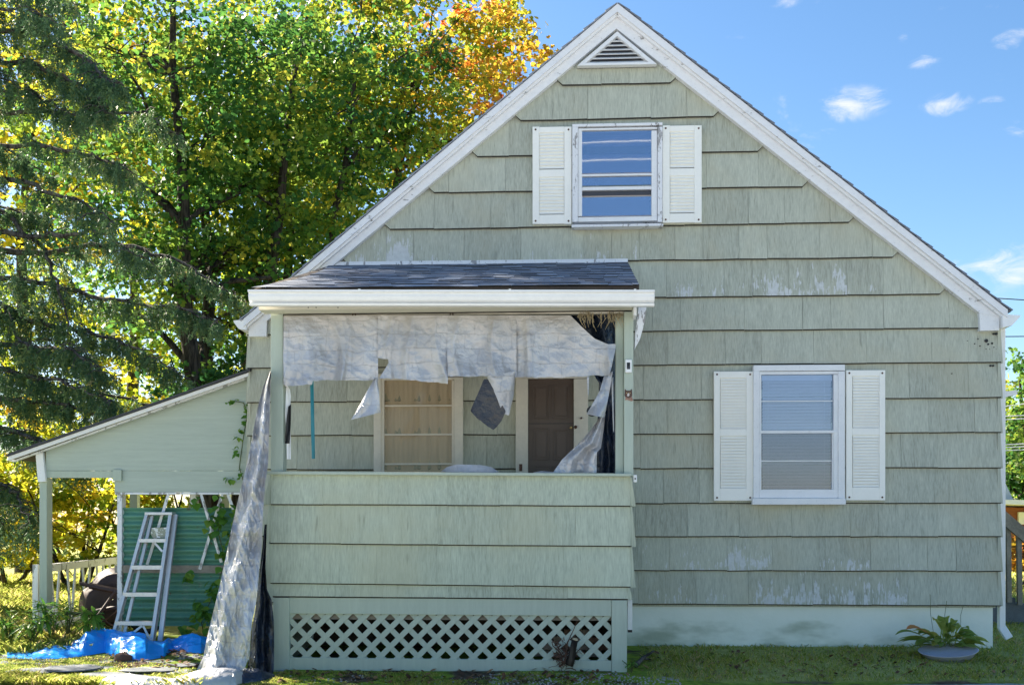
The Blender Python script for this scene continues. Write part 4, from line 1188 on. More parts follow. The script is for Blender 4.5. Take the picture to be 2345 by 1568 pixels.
def corrugated(y0, y1):
    n = int(round((W(400, y0, YL).z - W(400, y1, YL).z) / .088)); m = n * 8; P = []
    for i in range(m + 1):
        z = lerp(W(400, y0, YL + .06).z, W(400, y1, YL + .06).z, i / m); row = []
        for j in range(13):
            x = lerp(W(274, y0, YL + .06).x, W(556, y0, YL + .06).x, j / 12)
            row.append((x, YL + .045 - .019 * math.cos(2 * math.pi * i / 8) + .004 * mn.noise(Vector((x * 3, 0, z * 2))), z))
        P.append(row)
    obj('corrugated_panel', MB().grid(P), M_corr, lean, smooth=True)
corrugated(1162, 1299); corrugated(1308, 1432)
part('mid_rail', lean, M_wood, 262.5, 1294, 556, 1311, YL + .012, YL + .03)
for a, b in (((385.5, 1131.8), (337, 1292)), ((460.5, 1131.8), (507, 1287)), ((508.4, 1131.8), (457.5, 1303)), ((522, 1131.8), (536, 1170))):
    A, B = W(*a, YL + .004), W(*b, YL + .004)
    obj('trellis_slat', MB().bar(A, B, .030, .008), M_peel, lean)
# far gable wall of the lean-to is open; low white railing along its outer side
rl = thing('railing', 'weathered white railing with slanted balusters behind the shed post', 'railing', (-5.2, 1.6, 0))
A = Vector((-5.05, .30, .775)); B = Vector((-5.28, 3.3, .775))
A = W(86, 1306, .32); B = W(272, 1279, 3.3)
zt = (A.z + B.z) / 2; A.z = B.z = zt
obj('top_rail', MB().bar(A, B, .035, .085, (0, 0, 1)), M_peel, rl)
obj('post', MB().bar((A.x, A.y - .03, zt - .75), (A.x, A.y - .03, zt + .05), .06, .05), M_peel, rl)
n = 11
for k in range(n):
    t0 = (k + .5) / n; t1 = t0 + (.42 if k % 2 else -.42) / n
    obj('baluster', MB().bar(A.lerp(B, t0) - Vector((0, 0, .045)), A.lerp(B, t1) - Vector((0, 0, .62)), .04, .015, (1, 0, 0)), M_peel, rl)
obj('bottom_rail', MB().bar(A - Vector((0, 0, .66)), B - Vector((0, 0, .66)), .035, .07, (0, 0, 1)), M_peel, rl)

# ---------------------------------------------------------------- stepladder
ld = thing('stepladder', 'folded aluminium stepladder leaning on the green corrugated panel', 'ladder', W(315, 1462, -.3))
def YLd(py): return lerp(.05, -.24, (py - 1173) / (1460 - 1173))
def lrail(a, b, off, w, d, name='rail'):
    A = W(a[0], a[1], YLd(a[1]) + off); B = W(b[0], b[1], YLd(b[1]) + off)
    mb = MB(); up = Vector((0, -1, -.2))
    # C channel: web and two flanges
    dirv_ = (B - A).normalized(); u = (up - dirv_ * up.dot(dirv_)).normalized()
    mb.bar(A, B, w, .004, up)
    side = dirv_.cross(u)
    mb.bar(A + side * (w / 2 - .002) - u * d / 2, B + side * (w / 2 - .002) - u * d / 2, .004, d, up)
    mb.bar(A - u * (d - .002), B - u * (d - .002), w, .004, up)
    obj(name, mb, M_ladder, ld)
lrail((336, 1174), (259.5, 1448), 0, .030, .075)
lrail((390, 1174), (346, 1468), 0, .034, .075)
lrail((401, 1177), (366, 1466), .055, .046, .03, 'rear_rail')
lrail((348, 1180), (285, 1446), .055, .030, .03, 'rear_rail')
for (x0, x1, y0, y1) in ((318, 380, 1233, 1241), (301, 371, 1294, 1303), (281, 360, 1356, 1365), (263.5, 349, 1422, 1430.5)):
    ym = (y0 + y1) / 2; Yc = YLd(ym); a = W(x0, y1, Yc); b = W(x1, y0, Yc)
    mb = MB().box((a.x, Yc - .006, a.z), (b.x, Yc - .001, b.z)); mb.box((a.x, Yc - .001, b.z - .006), (b.x, Yc + .075, b.z - .001))
    obj('step', mb, M_ladder, ld)
obj('top_cap', vbox(MB(), 331, 1172, 394, 1178.5, YLd(1173) - .012, YLd(1173) + .10), M_ladder, ld, bevel=.003)
for a, b in (((325, 1432), (300, 1452)), ((328, 1432), (343, 1462)), ((352, 1240), (372, 1262))):
    obj('brace', MB().bar(W(*a, YLd(a[1]) + .03), W(*b, YLd(b[1]) + .03), .022, .006), M_ladder, ld)
P = [(347, 1209), (356, 1207), (388, 1207), (387, 1231), (350, 1231), (345, 1222)]
q = [W(a, b, YLd(1220) + .03) for a, b in P]
obj('label', MB().prism(q[::-1], [v + Vector((0, .004, 0)) for v in q[::-1]]), M_label, ld)

# ---------------------------------------------------------------- wheelbarrow
wb = thing('wheelbarrow', 'dark brown wheelbarrow tipped on its side behind the ladder', 'wheelbarrow', W(230, 1430, .7))
rim = [(286, 1300), (262, 1300), (243, 1304), (225, 1315), (212, 1331), (204, 1343), (191, 1352), (185, 1366), (182, 1388), (183, 1404), (196, 1420), (225, 1432), (270, 1438), (310, 1432), (330, 1395), (325, 1340), (310, 1310)]
cx, cy = 258, 1372
rings = []
for s, Y in ((1.0, .80), (1.03, .78), (1.0, .76), (.92, .66), (.84, .60), (.80, .585), (.5, .58), (.02, .58)):
    rings.append([tuple(W(lerp(cx, x, s), lerp(cy, y, s), Y)) for x, y in rim] + [tuple(W(lerp(cx, rim[0][0], s), lerp(cy, rim[0][1], s), Y))])
obj('tub', MB().grid(rings), M_barrow, wb, smooth=True)
obj('handle', MB().tube([W(184, 1335, .40), W(205, 1340, .41), W(206, 1340.5, .41), W(264, 1352, .44), W(300, 1359, .46)], [.022, .022, .036, .036, .036], 8), M_barrow, wb)
obj('handle', MB().tube([W(148, 1402, .40), W(190, 1405, .42), W(230, 1398, .45), W(300, 1384, .46)], [.020, .022, .03, .03], 8), M_barrow, wb)
obj('leg', MB().tube([W(264, 1354, .42), W(243, 1384, .40), W(224, 1410, .38)], .020, 8), M_barrow, wb)
obj('leg', MB().tube([W(268, 1398, .42), W(240, 1420, .40), W(262, 1434, .38)], .012, 6), M_rust, wb)
c = W(335, 1410, .5)
wm = MB()
for k in range(20):
    pass
wm.tube([(c.x + .17 * math.cos(2 * math.pi * k / 20), c.y, c.z + .17 * math.sin(2 * math.pi * k / 20)) for k in range(21)], .035, 8, False)
obj('wheel', wm, M_black, wb, smooth=True)

# ================================================================== SMALL PLANTS
def leaf_mesh(name, outline, mat, fold=.25, droop=.15, tintv=.5):
    """outline: half widths along a unit length; folded along the midrib"""
    n = len(outline); v = []; f = []
    for i, w in enumerate(outline):
        y = i / (n - 1); z = -droop * y * y
        v += [(-w, y, z + fold * w), (0, y, z), (w, y, z + fold * w)]
    for i in range(n - 1):
        a = i * 3; f += [(a, a + 1, a + 4, a + 3), (a + 1, a + 2, a + 5, a + 4)]
    me = bpy.data.meshes.new(name); me.from_pydata(v, [], f)
    at = me.attributes.new('tint', 'FLOAT', 'FACE'); at.data.foreach_set('value', [tintv] * len(f))
    me.materials.append(mat); me.polygons.foreach_set('use_smooth', [True] * len(f)); me.update()
    return me

def place_leaf(me, parent, p, d, size, roll=0, name='leaf'):
    d = Vector(d).normalized(); up = Vector((0, 0, 1)); up = Matrix.Rotation(roll, 3, d) @ up
    s = d.cross(up); s = s.normalized() if s.length > 1e-3 else Vector((1, 0, 0)); u = s.cross(d)
    o = bpy.data.objects.new(name, me); col.objects.link(o); o.parent = parent
    m = Matrix((s, d, u)).transposed().to_4x4()
    o.matrix_local = Matrix.Translation(Vector(p) - WORLD[parent.name]) @ m @ Matrix.Scale(size, 4)
    return o
VL = [leaf_mesh('vine_leaf', (.02, .34, .46, .36, .18, .01), M_leaf_v, .2, .15, t) for t in (.2, .5, .75)]
OL = [leaf_mesh('oval_leaf', (.03, .10, .16, .17, .12, .01), M_leaf_v, .3, .25, t) for t in (.3, .6)]
NL = [leaf_mesh('narrow_leaf', (.03, .07, .09, .08, .05, .005), M_leaf_v, .3, .35, t) for t in (.1, .4, .8)]
M_stem = plain("green_stem", (.09, .11, .04), .7, .2, 20, .1)
rv = random.Random(31)

def vine(label, path, clusters, Y, n_per, smin, smax, group='vines climbing the shed'):
    t = thing('vine', label, 'vine', W(*path[0], Y), group)
    pts = [W(x, y, Y + rv.uniform(-.02, .02)) for x, y in path]
    obj('stem', MB().tube(pts, .005, 5), M_stem, t, smooth=True)
    for (x, y, rx, ry, n) in clusters:
        for k in range(n):
            px, py = x + rv.gauss(0, .45) * rx, y + rv.gauss(0, .45) * ry
            p = W(px, py, Y - rv.uniform(0, .10))
            place_leaf(rv.choice(VL), t, p, (rv.uniform(-1, 1), rv.uniform(-.9, -.1), rv.uniform(-1, .15)), rv.uniform(smin, smax), rv.uniform(-.6, .6))
vine('leafy green vine climbing over the trellis slats beside the silver tarp', [(520, 1460), (505, 1400), (508, 1330), (515, 1280), (500, 1220), (505, 1150)],
     [(505, 1165, 26, 28, 15), (488, 1195, 26, 30, 14), (530, 1210, 16, 60, 18), (515, 1265, 16, 35, 10), (440, 1140, 22, 12, 6)], YL + .0, 1, .06, .12)
vine('low leafy vine growing at the foot of the green corrugated panel', [(470, 1460), (460, 1420), (480, 1380), (500, 1330), (510, 1300)],
     [(470, 1410, 34, 34, 30), (495, 1340, 22, 34, 18), (435, 1325, 20, 22, 8), (430, 1440, 24, 14, 8), (455, 1375, 12, 18, 6)], YL - .05, 1, .06, .115)
vine('thin vine hanging on the plywood gable beside the house corner', [(566, 1130), (548, 1070), (556, 1010), (566, 950), (558, 922), (535, 918), (522, 921)],
     [(536, 920, 18, 7, 10), (563, 950, 7, 30, 16), (548, 1000, 12, 28, 14), (545, 1040, 10, 20, 5), (525, 1095, 26, 6, 6), (552, 1085, 10, 14, 6)], YL - .03, 1, .035, .075)

def plant(label, base, Y, n, h, spread, leaves, smin, smax, group=None):
    b = W(*base, Y); b.z = gz(b.x, b.y) if group != 'x' else b.z
    t = thing('weed_plant', label, 'plant', b, group)
    st = MB(); tips = []
    for k in range(n):
        a = rv.uniform(0, 6.28); r = spread * rv.uniform(.2, 1); tip = b + Vector((math.cos(a) * r, math.sin(a) * r * .6 - .03, h * rv.uniform(.5, 1)))
        mid = b.lerp(tip, .5) + Vector((0, 0, h * .12)); st.tube([b, mid, tip], [.006, .005, .003], 4, False); tips.append((mid, tip))
    obj('stems', st, M_stem, t)
    for mid, tip in tips:
        for k in range(leaves):
            p = mid.lerp(tip, rv.uniform(0, 1)); place_leaf(rv.choice(NL if smax > .12 else OL), t, p, (rv.uniform(-1, 1), rv.uniform(-1, .2), rv.uniform(-.5, .7)), rv.uniform(smin, smax), rv.uniform(-.5, .5))
def rosette(label, centers, Y, size):
    b = W(*centers[0][:2], Y); b.z = gz(b.x, b.y)
    t = thing('shrub', label, 'shrub', b, None)
    st = MB()
    for (x, y, s) in centers:
        c = W(x, y, Y + rv.uniform(-.05, .05)); st.tube([b + Vector((rv.uniform(-.05, .05), 0, 0)), c], [.008, .006], 5, False)
        for k in range(13):
            a = 6.28 * k / 13 + rv.uniform(-.15, .15)
            place_leaf(rv.choice(OL), t, c, (math.cos(a), -.45, math.sin(a) * .85 - .05), size * s * rv.uniform(.85, 1.1), rv.uniform(-.3, .3))
    obj('stems', st, M_stem, t)
rosette('young rhododendron with whorls of long oval leaves in front of the wheelbarrow', [(216, 1408, 1.0), (197, 1430, .8), (192, 1402, .7), (228, 1425, .7)], -.28, .135)
plant('tall green weeds growing round the foot of the shed post', (118, 1462), -.18, 11, .52, .28, 6, .10, .2, 'weeds at the shed post')
plant('broad leaved weeds left of the shed post foot', (70, 1480), -.25, 10, .38, .30, 6, .10, .2, 'weeds at the shed post')
plant('low green weeds between the shed post and the wheelbarrow', (155, 1462), -.05, 10, .45, .22, 6, .09, .16, 'weeds at the shed post')
plant('yellowing weeds at the left edge in front of the lawn', (22, 1480), -.1, 9, .34, .28, 6, .10, .2, 'weeds at the shed post')
plant('small weeds at the right foot of the porch base', (1446, 1532), -1.35, 6, .13, .10, 4, .03, .06)

# hosta in its half buried bowl
hp = W(2172, 1484, -.55); hp.z = gz(hp.x, hp.y)
bowl = thing('planter_bowl', 'pale grey planter bowl half sunk in the lawn below the hosta', 'planter', hp)
prof = [(.0001, -.06), (.16, -.06), (.255, .065), (.272, .078), (.262, .080), (.235, .06), (.0001, .045)]
bm_ = MB().lathe(hp, prof, 32)
M_bowl = plain("pale_concrete", (.40, .40, .46), .8, .12, 9, .2)
o = obj('bowl', bm_, M_bowl, bowl, at=hp, smooth=True); o.rotation_euler = (R(7), R(-5), 0)
hb_ = W(2165, 1470, -.32); hb_.z = gz(hb_.x, hb_.y) + .03
ho = thing('hosta', 'drooping yellow green hosta growing by the foundation at the right corner', 'plant', hb_)
targets = [(2062, 1470), (2075, 1440), (2096, 1478), (2056, 1463), (2120, 1470), (2137, 1420), (2150, 1425), (2170, 1428), (2190, 1425), (2205, 1440), (2222, 1452), (2245, 1470), (2258, 1478), (2235, 1478), (2215, 1470), (2195, 1462), (2160, 1455), (2140, 1460), (2255, 1462), (2180, 1440), (2110, 1455), (2240, 1455), (2228, 1486), (2085, 1482), (2135, 1478), (2205, 1482)]
targets += [(x + rv.uniform(-22, 22), y + rv.uniform(-12, 14)) for x, y in targets]
for k, (x, y) in enumerate(targets):
    tip = W(x, y, hb_.y - rv.uniform(.02, .30)); b0 = hb_ + Vector((rv.uniform(-.07, .07), rv.uniform(-.04, .04), 0))
    mid = b0.lerp(tip, .58); mid.z = max(b0.z, tip.z) + rv.uniform(.04, .11)
    P = []; w = rv.uniform(.032, .058); n = 9; side = (tip - b0).cross(Vector((0, 0, 1))).normalized()
    side = (side + Vector((0, 0, rv.uniform(-.5, .5)))).normalized()
    for i in range(n + 1):
        u = i / n; q = b0 * (1 - u) ** 2 + mid * 2 * u * (1 - u) + tip * u * u
        ww = w * (.09 if u < .38 else max(.02, math.sin(math.pi * min(1, (u - .32) / .68)) ** .8)); 
        P.append([q - side * ww + Vector((0, 0, ww * .35)), q, q + side * ww + Vector((0, 0, ww * .35))])
    me_o = obj('leaf', MB().grid(P), M_leaf_h, ho, smooth=True)
    a = me_o.data.attributes.new('tint', 'FLOAT', 'FACE'); tv = 1.0 if k == 1 else rv.choice([.15, .3, .45, .55, .75]); a.data.foreach_set('value', [tv] * len(me_o.data.polygons))
sk = MB()
for (x0, y0, x1, y1) in ((2138, 1450, 2130, 1360), (2165, 1440, 2168, 1375), (2200, 1430, 2206, 1385)):
    sk.tube([hb_, W(x0, y0, -.25), W((x0 + x1) / 2 - 3, (y0 + y1) / 2, -.2), W(x1, y1, -.15)], .0025, 4, False)
obj('flower_stalks', sk, M_stem, ho)

# cut branch stub with roots against the lattice
sp = W(1306, 1530, YP - .09)
stb = thing('branch_stub', 'sawn branch stub with a tangle of dry roots in front of the lattice', 'stub', sp)
a, b = W(1303, 1522, YP - .08), W(1317, 1464, YP - .10)
obj('stub', MB().tube([a, a.lerp(b, .3) + Vector((.008, 0, 0)), a.lerp(b, .7), b], [.040, .034, .030, .028], 10), M_bark, stb, smooth=True)
M_cut = plain("cut_wood", (.55, .42, .25), .8, .15, 40, .1)
obj('cut_face', MB().tube([b + Vector((.001, -.002, .001)), b + Vector((.002, -.004, .008))], [.026, .024], 10), M_cut, stb)
tg = MB()
for k in range(46):
    p = W(rv.uniform(1268, 1312), rv.uniform(1478, 1528), YP - .06); pts = [p]
    for j in range(5): p = p + Vector((rv.uniform(-.045, .05), rv.uniform(-.02, .015), rv.uniform(-.04, .045))); pts.append(p)
    tg.tube(pts, rv.choice([.0025, .003, .005]), 4, False)
tg.tube([W(1292, 1520, YP - .07), W(1300, 1470, YP - .07), W(1314, 1440, YP - .05), W(1322, 1420, YP - .04)], [.008, .006, .004, .002], 5, False)
obj('roots', tg, M_rust, stb)
# fallen stick on the lawn
s = MB(); a, b = G(1456, 1528), G(1496, 1502)
s.tube([a + Vector((0, 0, .02)), a.lerp(b, .4) + Vector((0, 0, .05)), b + Vector((0, 0, .05))], [.022, .018, .010], 7); s.tube([a.lerp(b, .4) + Vector((0, 0, .04)), a.lerp(b, .55) + Vector((.06, 0, .02))], [.012, .006], 6)
o = obj('stick', s, M_barks, smooth=True); tag(o, 'short grey stick lying in the grass right of the porch', 'stick')
# rusty clod/rock in front of the blue tarp
def rock(label, px, py, r, sq, mat, seed, group=None):
    c = G(px, py); mb = MB(); n1, n2 = 9, 14; P = []
    for i in range(n1 + 1):
        th = math.pi * i / n1; row = []
        for j in range(n2 + 1):
            ph = 2 * math.pi * (j % n2) / n2; d = Vector((math.sin(th) * math.cos(ph), math.sin(th) * math.sin(ph), math.cos(th)))
            k = r * (1 + .35 * mn.noise(d * 1.7 + Vector((seed, 0, 0))) + .15 * mn.noise(d * 5 + Vector((seed, 4, 0))))
            row.append(c + Vector((d.x * k * 1.25, d.y * k, d.z * k * sq + r * sq * .25)))
        P.append(row)
    o = obj('stone', mb.grid(P), mat, smooth=True); tag(o, label, 'stone', group); return o
M_clod = plain("brown_clod", (.13, .075, .055), .9, .5, 18, .8, .01)
M_stone = plain("grey_stone", (.15, .165, .18), .85, .3, 10, .5, .01)
rock('reddish brown stone at the front edge of the blue tarp', 282, 1510, .075, .75, M_clod, 1)
for k, (x, y, r, lb) in enumerate(((165, 1529, .25, 'large flat stone sunk in moss below the middle of the blue tarp'), (345, 1532, .20, 'flat stone between the brown stone and the silver tarp pool'), (85, 1535, .20, 'flat mossy stone nearest the left edge below the blue tarp tip'),
                                  (440, 1521, .15, 'small flat stone beside the draped silver tarp'), (240, 1545, .20, 'flat stone at the end of the silver tarp pool'))):
    rock(lb, x, y, r, .06, M_stone, 3 + k, 'sunken flat stones by the tarp')
# far left end board seen low beyond the post
# ---------------------------------------------------------------- debris, leaves, gravel as stuff
def scatter_chips(name, label, areas, n, smin, smax, mat, flat=.5, seed=1, tints=False):
    r = np.random.default_rng(seed); V = []; T = []
    for (x0, x1, y0, y1, wgt) in areas:
        for k in range(int(n * wgt)):
            g = G(r.uniform(x0, x1), r.uniform(y0, y1)); s = r.uniform(smin, smax); a = r.uniform(0, 6.28); tilt = r.uniform(-flat, flat)
            c, s_ = math.cos(a), math.sin(a); px = []
            for (u, w) in ((-1, 0), (-.3, -.55), (.6, -.4), (1, .05), (.5, .5), (-.4, .5)):
                lx, ly = u * s, w * s * r.uniform(.8, 1.1); px.append((g.x + lx * c - ly * s_, g.y + lx * s_ + ly * c, g.z + .006 + abs(tilt) * s + lx * tilt + .3 * s * abs(w) * flat))
            V.append(px); T.append(r.random())
    o = np_mesh(name, np.array(V), mat, at=(V[0][0][0], V[0][0][1], V[0][0][2]), tint=np.array(T)); tag(o, label, None, None, 'stuff'); return o
scatter_chips('fallen_leaves', 'brown fallen leaves and bark chips on the moss along the porch base', [(640, 1440, 1535, 1566, .45), (240, 470, 1490, 1530, .22), (1460, 2330, 1490, 1552, .34), (90, 260, 1440, 1475, .2)], 900, .012, .04, M_dead, .5, 2)
M_peb = plain("pebbles", (.30, .285, .27), .85, .35, 40, .3)
def pebbles():
    mb = MB(); r = random.Random(5)
    for (x0, x1, y0, y1, n) in ((1120, 1440, 1540, 1567, 420), (400, 462, 1492, 1508, 70), (640, 1120, 1545, 1566, 90), (1440, 1560, 1548, 1567, 120)):
        for k in range(n):
            g = G(r.uniform(x0, x1), r.uniform(y0, y1)); s = r.uniform(.004, .013) * (1.7 if x0 == 400 else 1)
            h = s * .7; o = len(mb.v); a0 = r.uniform(0, 6)
            for j in range(6): a = a0 + j * 1.047; k2 = s * r.uniform(.7, 1.15); mb.v.append((g.x + k2 * math.cos(a), g.y + k2 * math.sin(a), g.z - .001))
            for j in range(6): a = a0 + j * 1.047; k2 = s * r.uniform(.4, .7); mb.v.append((g.x + k2 * math.cos(a), g.y + k2 * math.sin(a), g.z + h))
            mb.f += [(o + j, o + (j + 1) % 6, o + 6 + (j + 1) % 6, o + 6 + j) for j in range(6)] + [tuple(o + 6 + j for j in range(6))]
    o = obj('gravel', mb, M_peb); tag(o, 'small gravel scattered along the front of the porch base', None, None, 'stuff')
pebbles()

# grass
def grass(name, label, rects, hmin, hmax, w, seed, clump=.6, lo=0):
    r = np.random.default_rng(seed); V = []; T = []
    for (x0, x1, y0, y1, n, keep) in rects:
        xs, ys = r.uniform(x0, x1, n), r.uniform(y0, y1, n)
        for x, y in zip(xs, ys):
            k = mn.noise(Vector((x * 1.4, y * 1.4, seed))) + .5 * mn.noise(Vector((x * 6, y * 6, seed)))
            if k < r.uniform(-1.2, -.1) * keep + lo: continue
            z = gz(x, y); h = r.uniform(hmin, hmax) * (1 + clump * k); a = r.uniform(0, 6.28); ln = h * r.uniform(.4, 1.5); dx, dy = math.cos(a), math.sin(a); ww = w * r.uniform(.7, 1.3)
            sx, sy = -dy * ww, dx * ww
            V.append(((x - sx, y - sy, z - .005), (x + sx, y + sy, z - .005), (x + dx * ln * .4 + sx * .7, y + dy * ln * .4 + sy * .7, z + h * .62), (x + dx * ln, y + dy * ln, z + h), (x + dx * ln * .4 - sx * .7, y + dy * ln * .4 - sy * .7, z + h * .62)))
            T.append(min(1, max(0, r.normal(.52 + .25 * k, .27))))
    V = np.array(V); o = np_mesh(name, V, M_grass, at=tuple(V[0][0]), tint=np.array(T)); tag(o, label, None, None, 'stuff')
grass('grass', 'short green grass along the foundation right of the porch', [(1.28, 5.4, -1.62, -.02, 6000, 1), (4.9, 9, -1.9, 5, 16000, 1), (1.3, 5.2, -.16, -.0, 500, .2), (1.3, 5.2, -.9, -.4, 500, .6)], .016, .045, .004, 41)
grass('grass', 'sunlit lawn beyond the shed on the left', [(-14, -4.6, .5, 14, 42000, 1), (-7.5, -4.2, -.6, .8, 7000, 1)], .05, .13, .007, 42)
grass('grass', 'tufts of grass at the front left corner of the yard', [(-4.6, -2.55, -2.05, -1.72, 7000, .7)], .03, .08, .003, 43, lo=.0)
grass('moss', 'low bright green moss on the ground before the porch', [(-2.3, .6, -1.95, -1.42, 15000, .3), (-5, -2.3, -1.75, -.75, 9000, .3)], .006, .016, .004, 44, lo=.12)
grass('grass', 'rough lawn far behind the house on the right', [(6, 22, 5, 20, 20000, 1)], .05, .13, .010, 45)

# ================================================================== TREES
LEAF8 = np.array([(0, 0), (-.30, .12), (-.50, .38), (-.24, .44), (-.33, .78), (0, 1.0), (.33, .78), (.24, .44), (.50, .38), (.30, .12)]) - np.array([0, .5])
LEAF6 = np.array([(0, -.5), (-.38, -.1), (-.25, .3), (0, .5), (.25, .3), (.38, -.1)])
def leaf_cloud(centers, radii, per, size, seed, shape=LEAF8, flat=.45, droop=.6):
    r = np.random.default_rng(seed); C = np.repeat(centers, per, 0); Rr = np.repeat(radii, per)
    off = r.normal(0, 1, C.shape); off /= np.linalg.norm(off, axis=1, keepdims=True) + 1e-9
    off *= (r.random(len(C)) ** .45 * Rr)[:, None]; off[:, 2] *= flat
    P = C + off
    n = r.normal(0, .55, P.shape); n[:, 2] += droop; n /= np.linalg.norm(n, axis=1, keepdims=True)
    t = r.normal(0, 1, P.shape); t -= n * (t * n).sum(1, keepdims=True); t /= np.linalg.norm(t, axis=1, keepdims=True); b = np.cross(n, t)
    s = size * r.uniform(.65, 1.2, len(P)); V = P[:, None, :] + (t[:, None, :] * shape[None, :, :1] + b[:, None, :] * shape[None, :, 1:]) * s[:, None, None]
    V[:, 2:-2, 2] -= 0
    return V, np.repeat(r.normal(0, .19, len(centers)), per) + r.normal(0, .085, len(P))

def tree(label, base, height, crown_c, crown_r, nclump, per, lsize, mat, tr, seed, tint=.45, group=None, lean=(0, 0), limbs=14, stems=1, tintgrad=None, name='maple_tree', clump_r=(.35, .75), bark=None):
    r = random.Random(seed); rn = np.random.default_rng(seed)
    root = thing(name, label, 'tree', base, group)
    base = Vector(base); mb = MB()
    cc = np.array(crown_c, float); cr = np.array(crown_r, float)
    d = rn.normal(0, 1, (nclump, 3)); d /= np.linalg.norm(d, axis=1, keepdims=True); rad = rn.random(nclump) ** .40
    cen = cc + d * rad[:, None] * cr
    cen = cen[cen[:, 2] > base.z + .5]
    # stems
    lines = []
    for sidx in range(stems):
        a = 6.28 * sidx / max(1, stems) + seed; o = Vector((math.cos(a), math.sin(a), 0)) * (.18 * (stems > 1))
        pts = [base + o * .6]; n = 9
        for i in range(1, n + 1):
            t = i / n; pts.append(base + o * (1 + 5 * t * (stems > 1)) + Vector((lean[0] * t, lean[1] * t, height * .92 * t)) + Vector((r.uniform(-1, 1), r.uniform(-1, 1), 0)) * .10 * height / 10)
        rad_ = [tr * (1.25 if i == 0 else 1) * (1 - .86 * (i / n)) / (1 if stems == 1 else 1.25) for i in range(n + 1)]
        mb.tube(pts, rad_, 10, False); lines.append((pts, rad_))
    # limbs to a selection of clump centres, twigs on from there
    idx = list(range(len(cen))); r.shuffle(idx)
    for q in idx[:limbs]:
        tgt = Vector(cen[q]); pts, rad_ = r.choice(lines)
        k = min(range(len(pts)), key=lambda i: abs(pts[i].z - (tgt.z - .45 * (Vector((tgt.x, tgt.y, 0)) - Vector((pts[i].x, pts[i].y, 0))).length)))
        k = max(2, min(k, len(pts) - 2)); s = pts[k]; r0 = rad_[k] * r.uniform(.35, .6); bp = []
        for i in range(7):
            t = i / 6; p = s.lerp(tgt, t); p.z += math.sin(math.pi * t) * .09 * (tgt - s).length; p += Vector((r.uniform(-1, 1), r.uniform(-1, 1), r.uniform(-1, 1))) * .06 * (tgt - s).length * (0 < i < 6)
            bp.append(p)
        mb.tube(bp, [max(.008, r0 * (1 - .85 * i / 6)) for i in range(7)], 6, False)
        for w in range(4):
            i = r.randint(2, 6); e = bp[i] + Vector((r.uniform(-1, 1), r.uniform(-1, 1), r.uniform(-.3, .7))) * r.uniform(.5, 1.1)
            mb.tube([bp[i], bp[i].lerp(e, .5) + Vector((0, 0, .08)), e], [max(.008, r0 * .35), .010, .005], 4, False)
    obj('trunk', mb, bark or M_bark, root, at=base, smooth=True)
    V, T = leaf_cloud(cen, rn.uniform(*clump_r, len(cen)), per, lsize, seed + 5)
    tv = T + tint
    if tintgrad is not None: tv = tv + tintgrad(V[:, 0, :])
    o = np_mesh('crown', V, mat, root, at=tuple(cc), tint=np.clip(tv, 0, 1)); o['kind'] = 'stuff'
    return root

def at(px, Y): p = W(px, 1200, Y); return (p.x, Y, gz(p.x, Y) - .05)
def zat(px, py, Y): p = W(px, py, Y); return np.array((p.x, p.y, p.z))
def wd(px, Y): return px * ((Y + 11.3) / F)

# main maples behind the shed; crowns seen from inside the wood
tree('big maple with a dark trunk rising behind the shed roof', at(462, 8.2), 13, zat(430, 330, 9.0), (wd(430, 9.0), 2.6, wd(520, 9.0)), 330, 46, .115, M_leaf_g, .22, 101, .42, 'maples behind the shed', (-.5, 0), 26, 1)
tree('maple with several forked stems left of the house roof', at(500, 10.2), 12, zat(620, 420, 10.6), (wd(330, 10.6), 2.4, wd(430, 10.6)), 250, 46, .115, M_leaf_g, .27, 102, .40, 'maples behind the shed', (.9, .2), 22, 3)
tree('maple with a leaning trunk close behind the main roof', at(640, 11.6), 12, zat(760, 330, 12.0), (wd(330, 12), 2.4, wd(400, 12)), 250, 46, .115, M_leaf_g, .24, 103, .45, 'maples behind the shed', (1.0, 0), 20, 2)
tree('maple turning orange and yellow above the roof slope', at(800, 13.8), 13, zat(935, 165, 13.6), (wd(290, 13.6), 2.4, wd(300, 13.6)), 220, 46, .12, M_leaf_o, .24, 104, .42, 'maples behind the shed', (1.5, 0), 20, 1,
     tintgrad=lambda P: .055 * (P[:, 0] + 2.0) + .0 * P[:, 2])
# the long orange spray over the roof, its own slender tree further back
tree('slender yellow orange maple whose top shows beside the roof peak', at(1020, 16.0), 12, zat(1135, 130, 16.0), (wd(130, 16), 1.3, wd(130, 16)), 70, 34, .145, M_leaf_o, .16, 105, .52, 'maples behind the shed', (1.6, 0), 12, 1, clump_r=(.25, .55))
# yellow wood behind
for k, (px, Y, cy, rx, rz, tnt, lb) in enumerate(((60, 14, 330, 400, 420, .50, 'yellow maple at the far left behind the spruce'), (300, 17, 240, 340, 420, .40, 'tall yellow maple behind the big dark trunk'), (560, 19, 330, 320, 420, .34, 'yellow green maple deep in the wood behind the forked maple'),
                                                 (800, 20, 420, 300, 420, .30, 'yellow green maple deep in the wood near the roof'))):
    tree(lb, at(px, Y), 15, zat(px, cy, Y), (wd(rx, Y), 2.5, wd(rz, Y)), 170, 38, .17, M_leaf_y, .22, 120 + k, tnt, 'yellow maples in the wood', (0, 0), 12, 1)
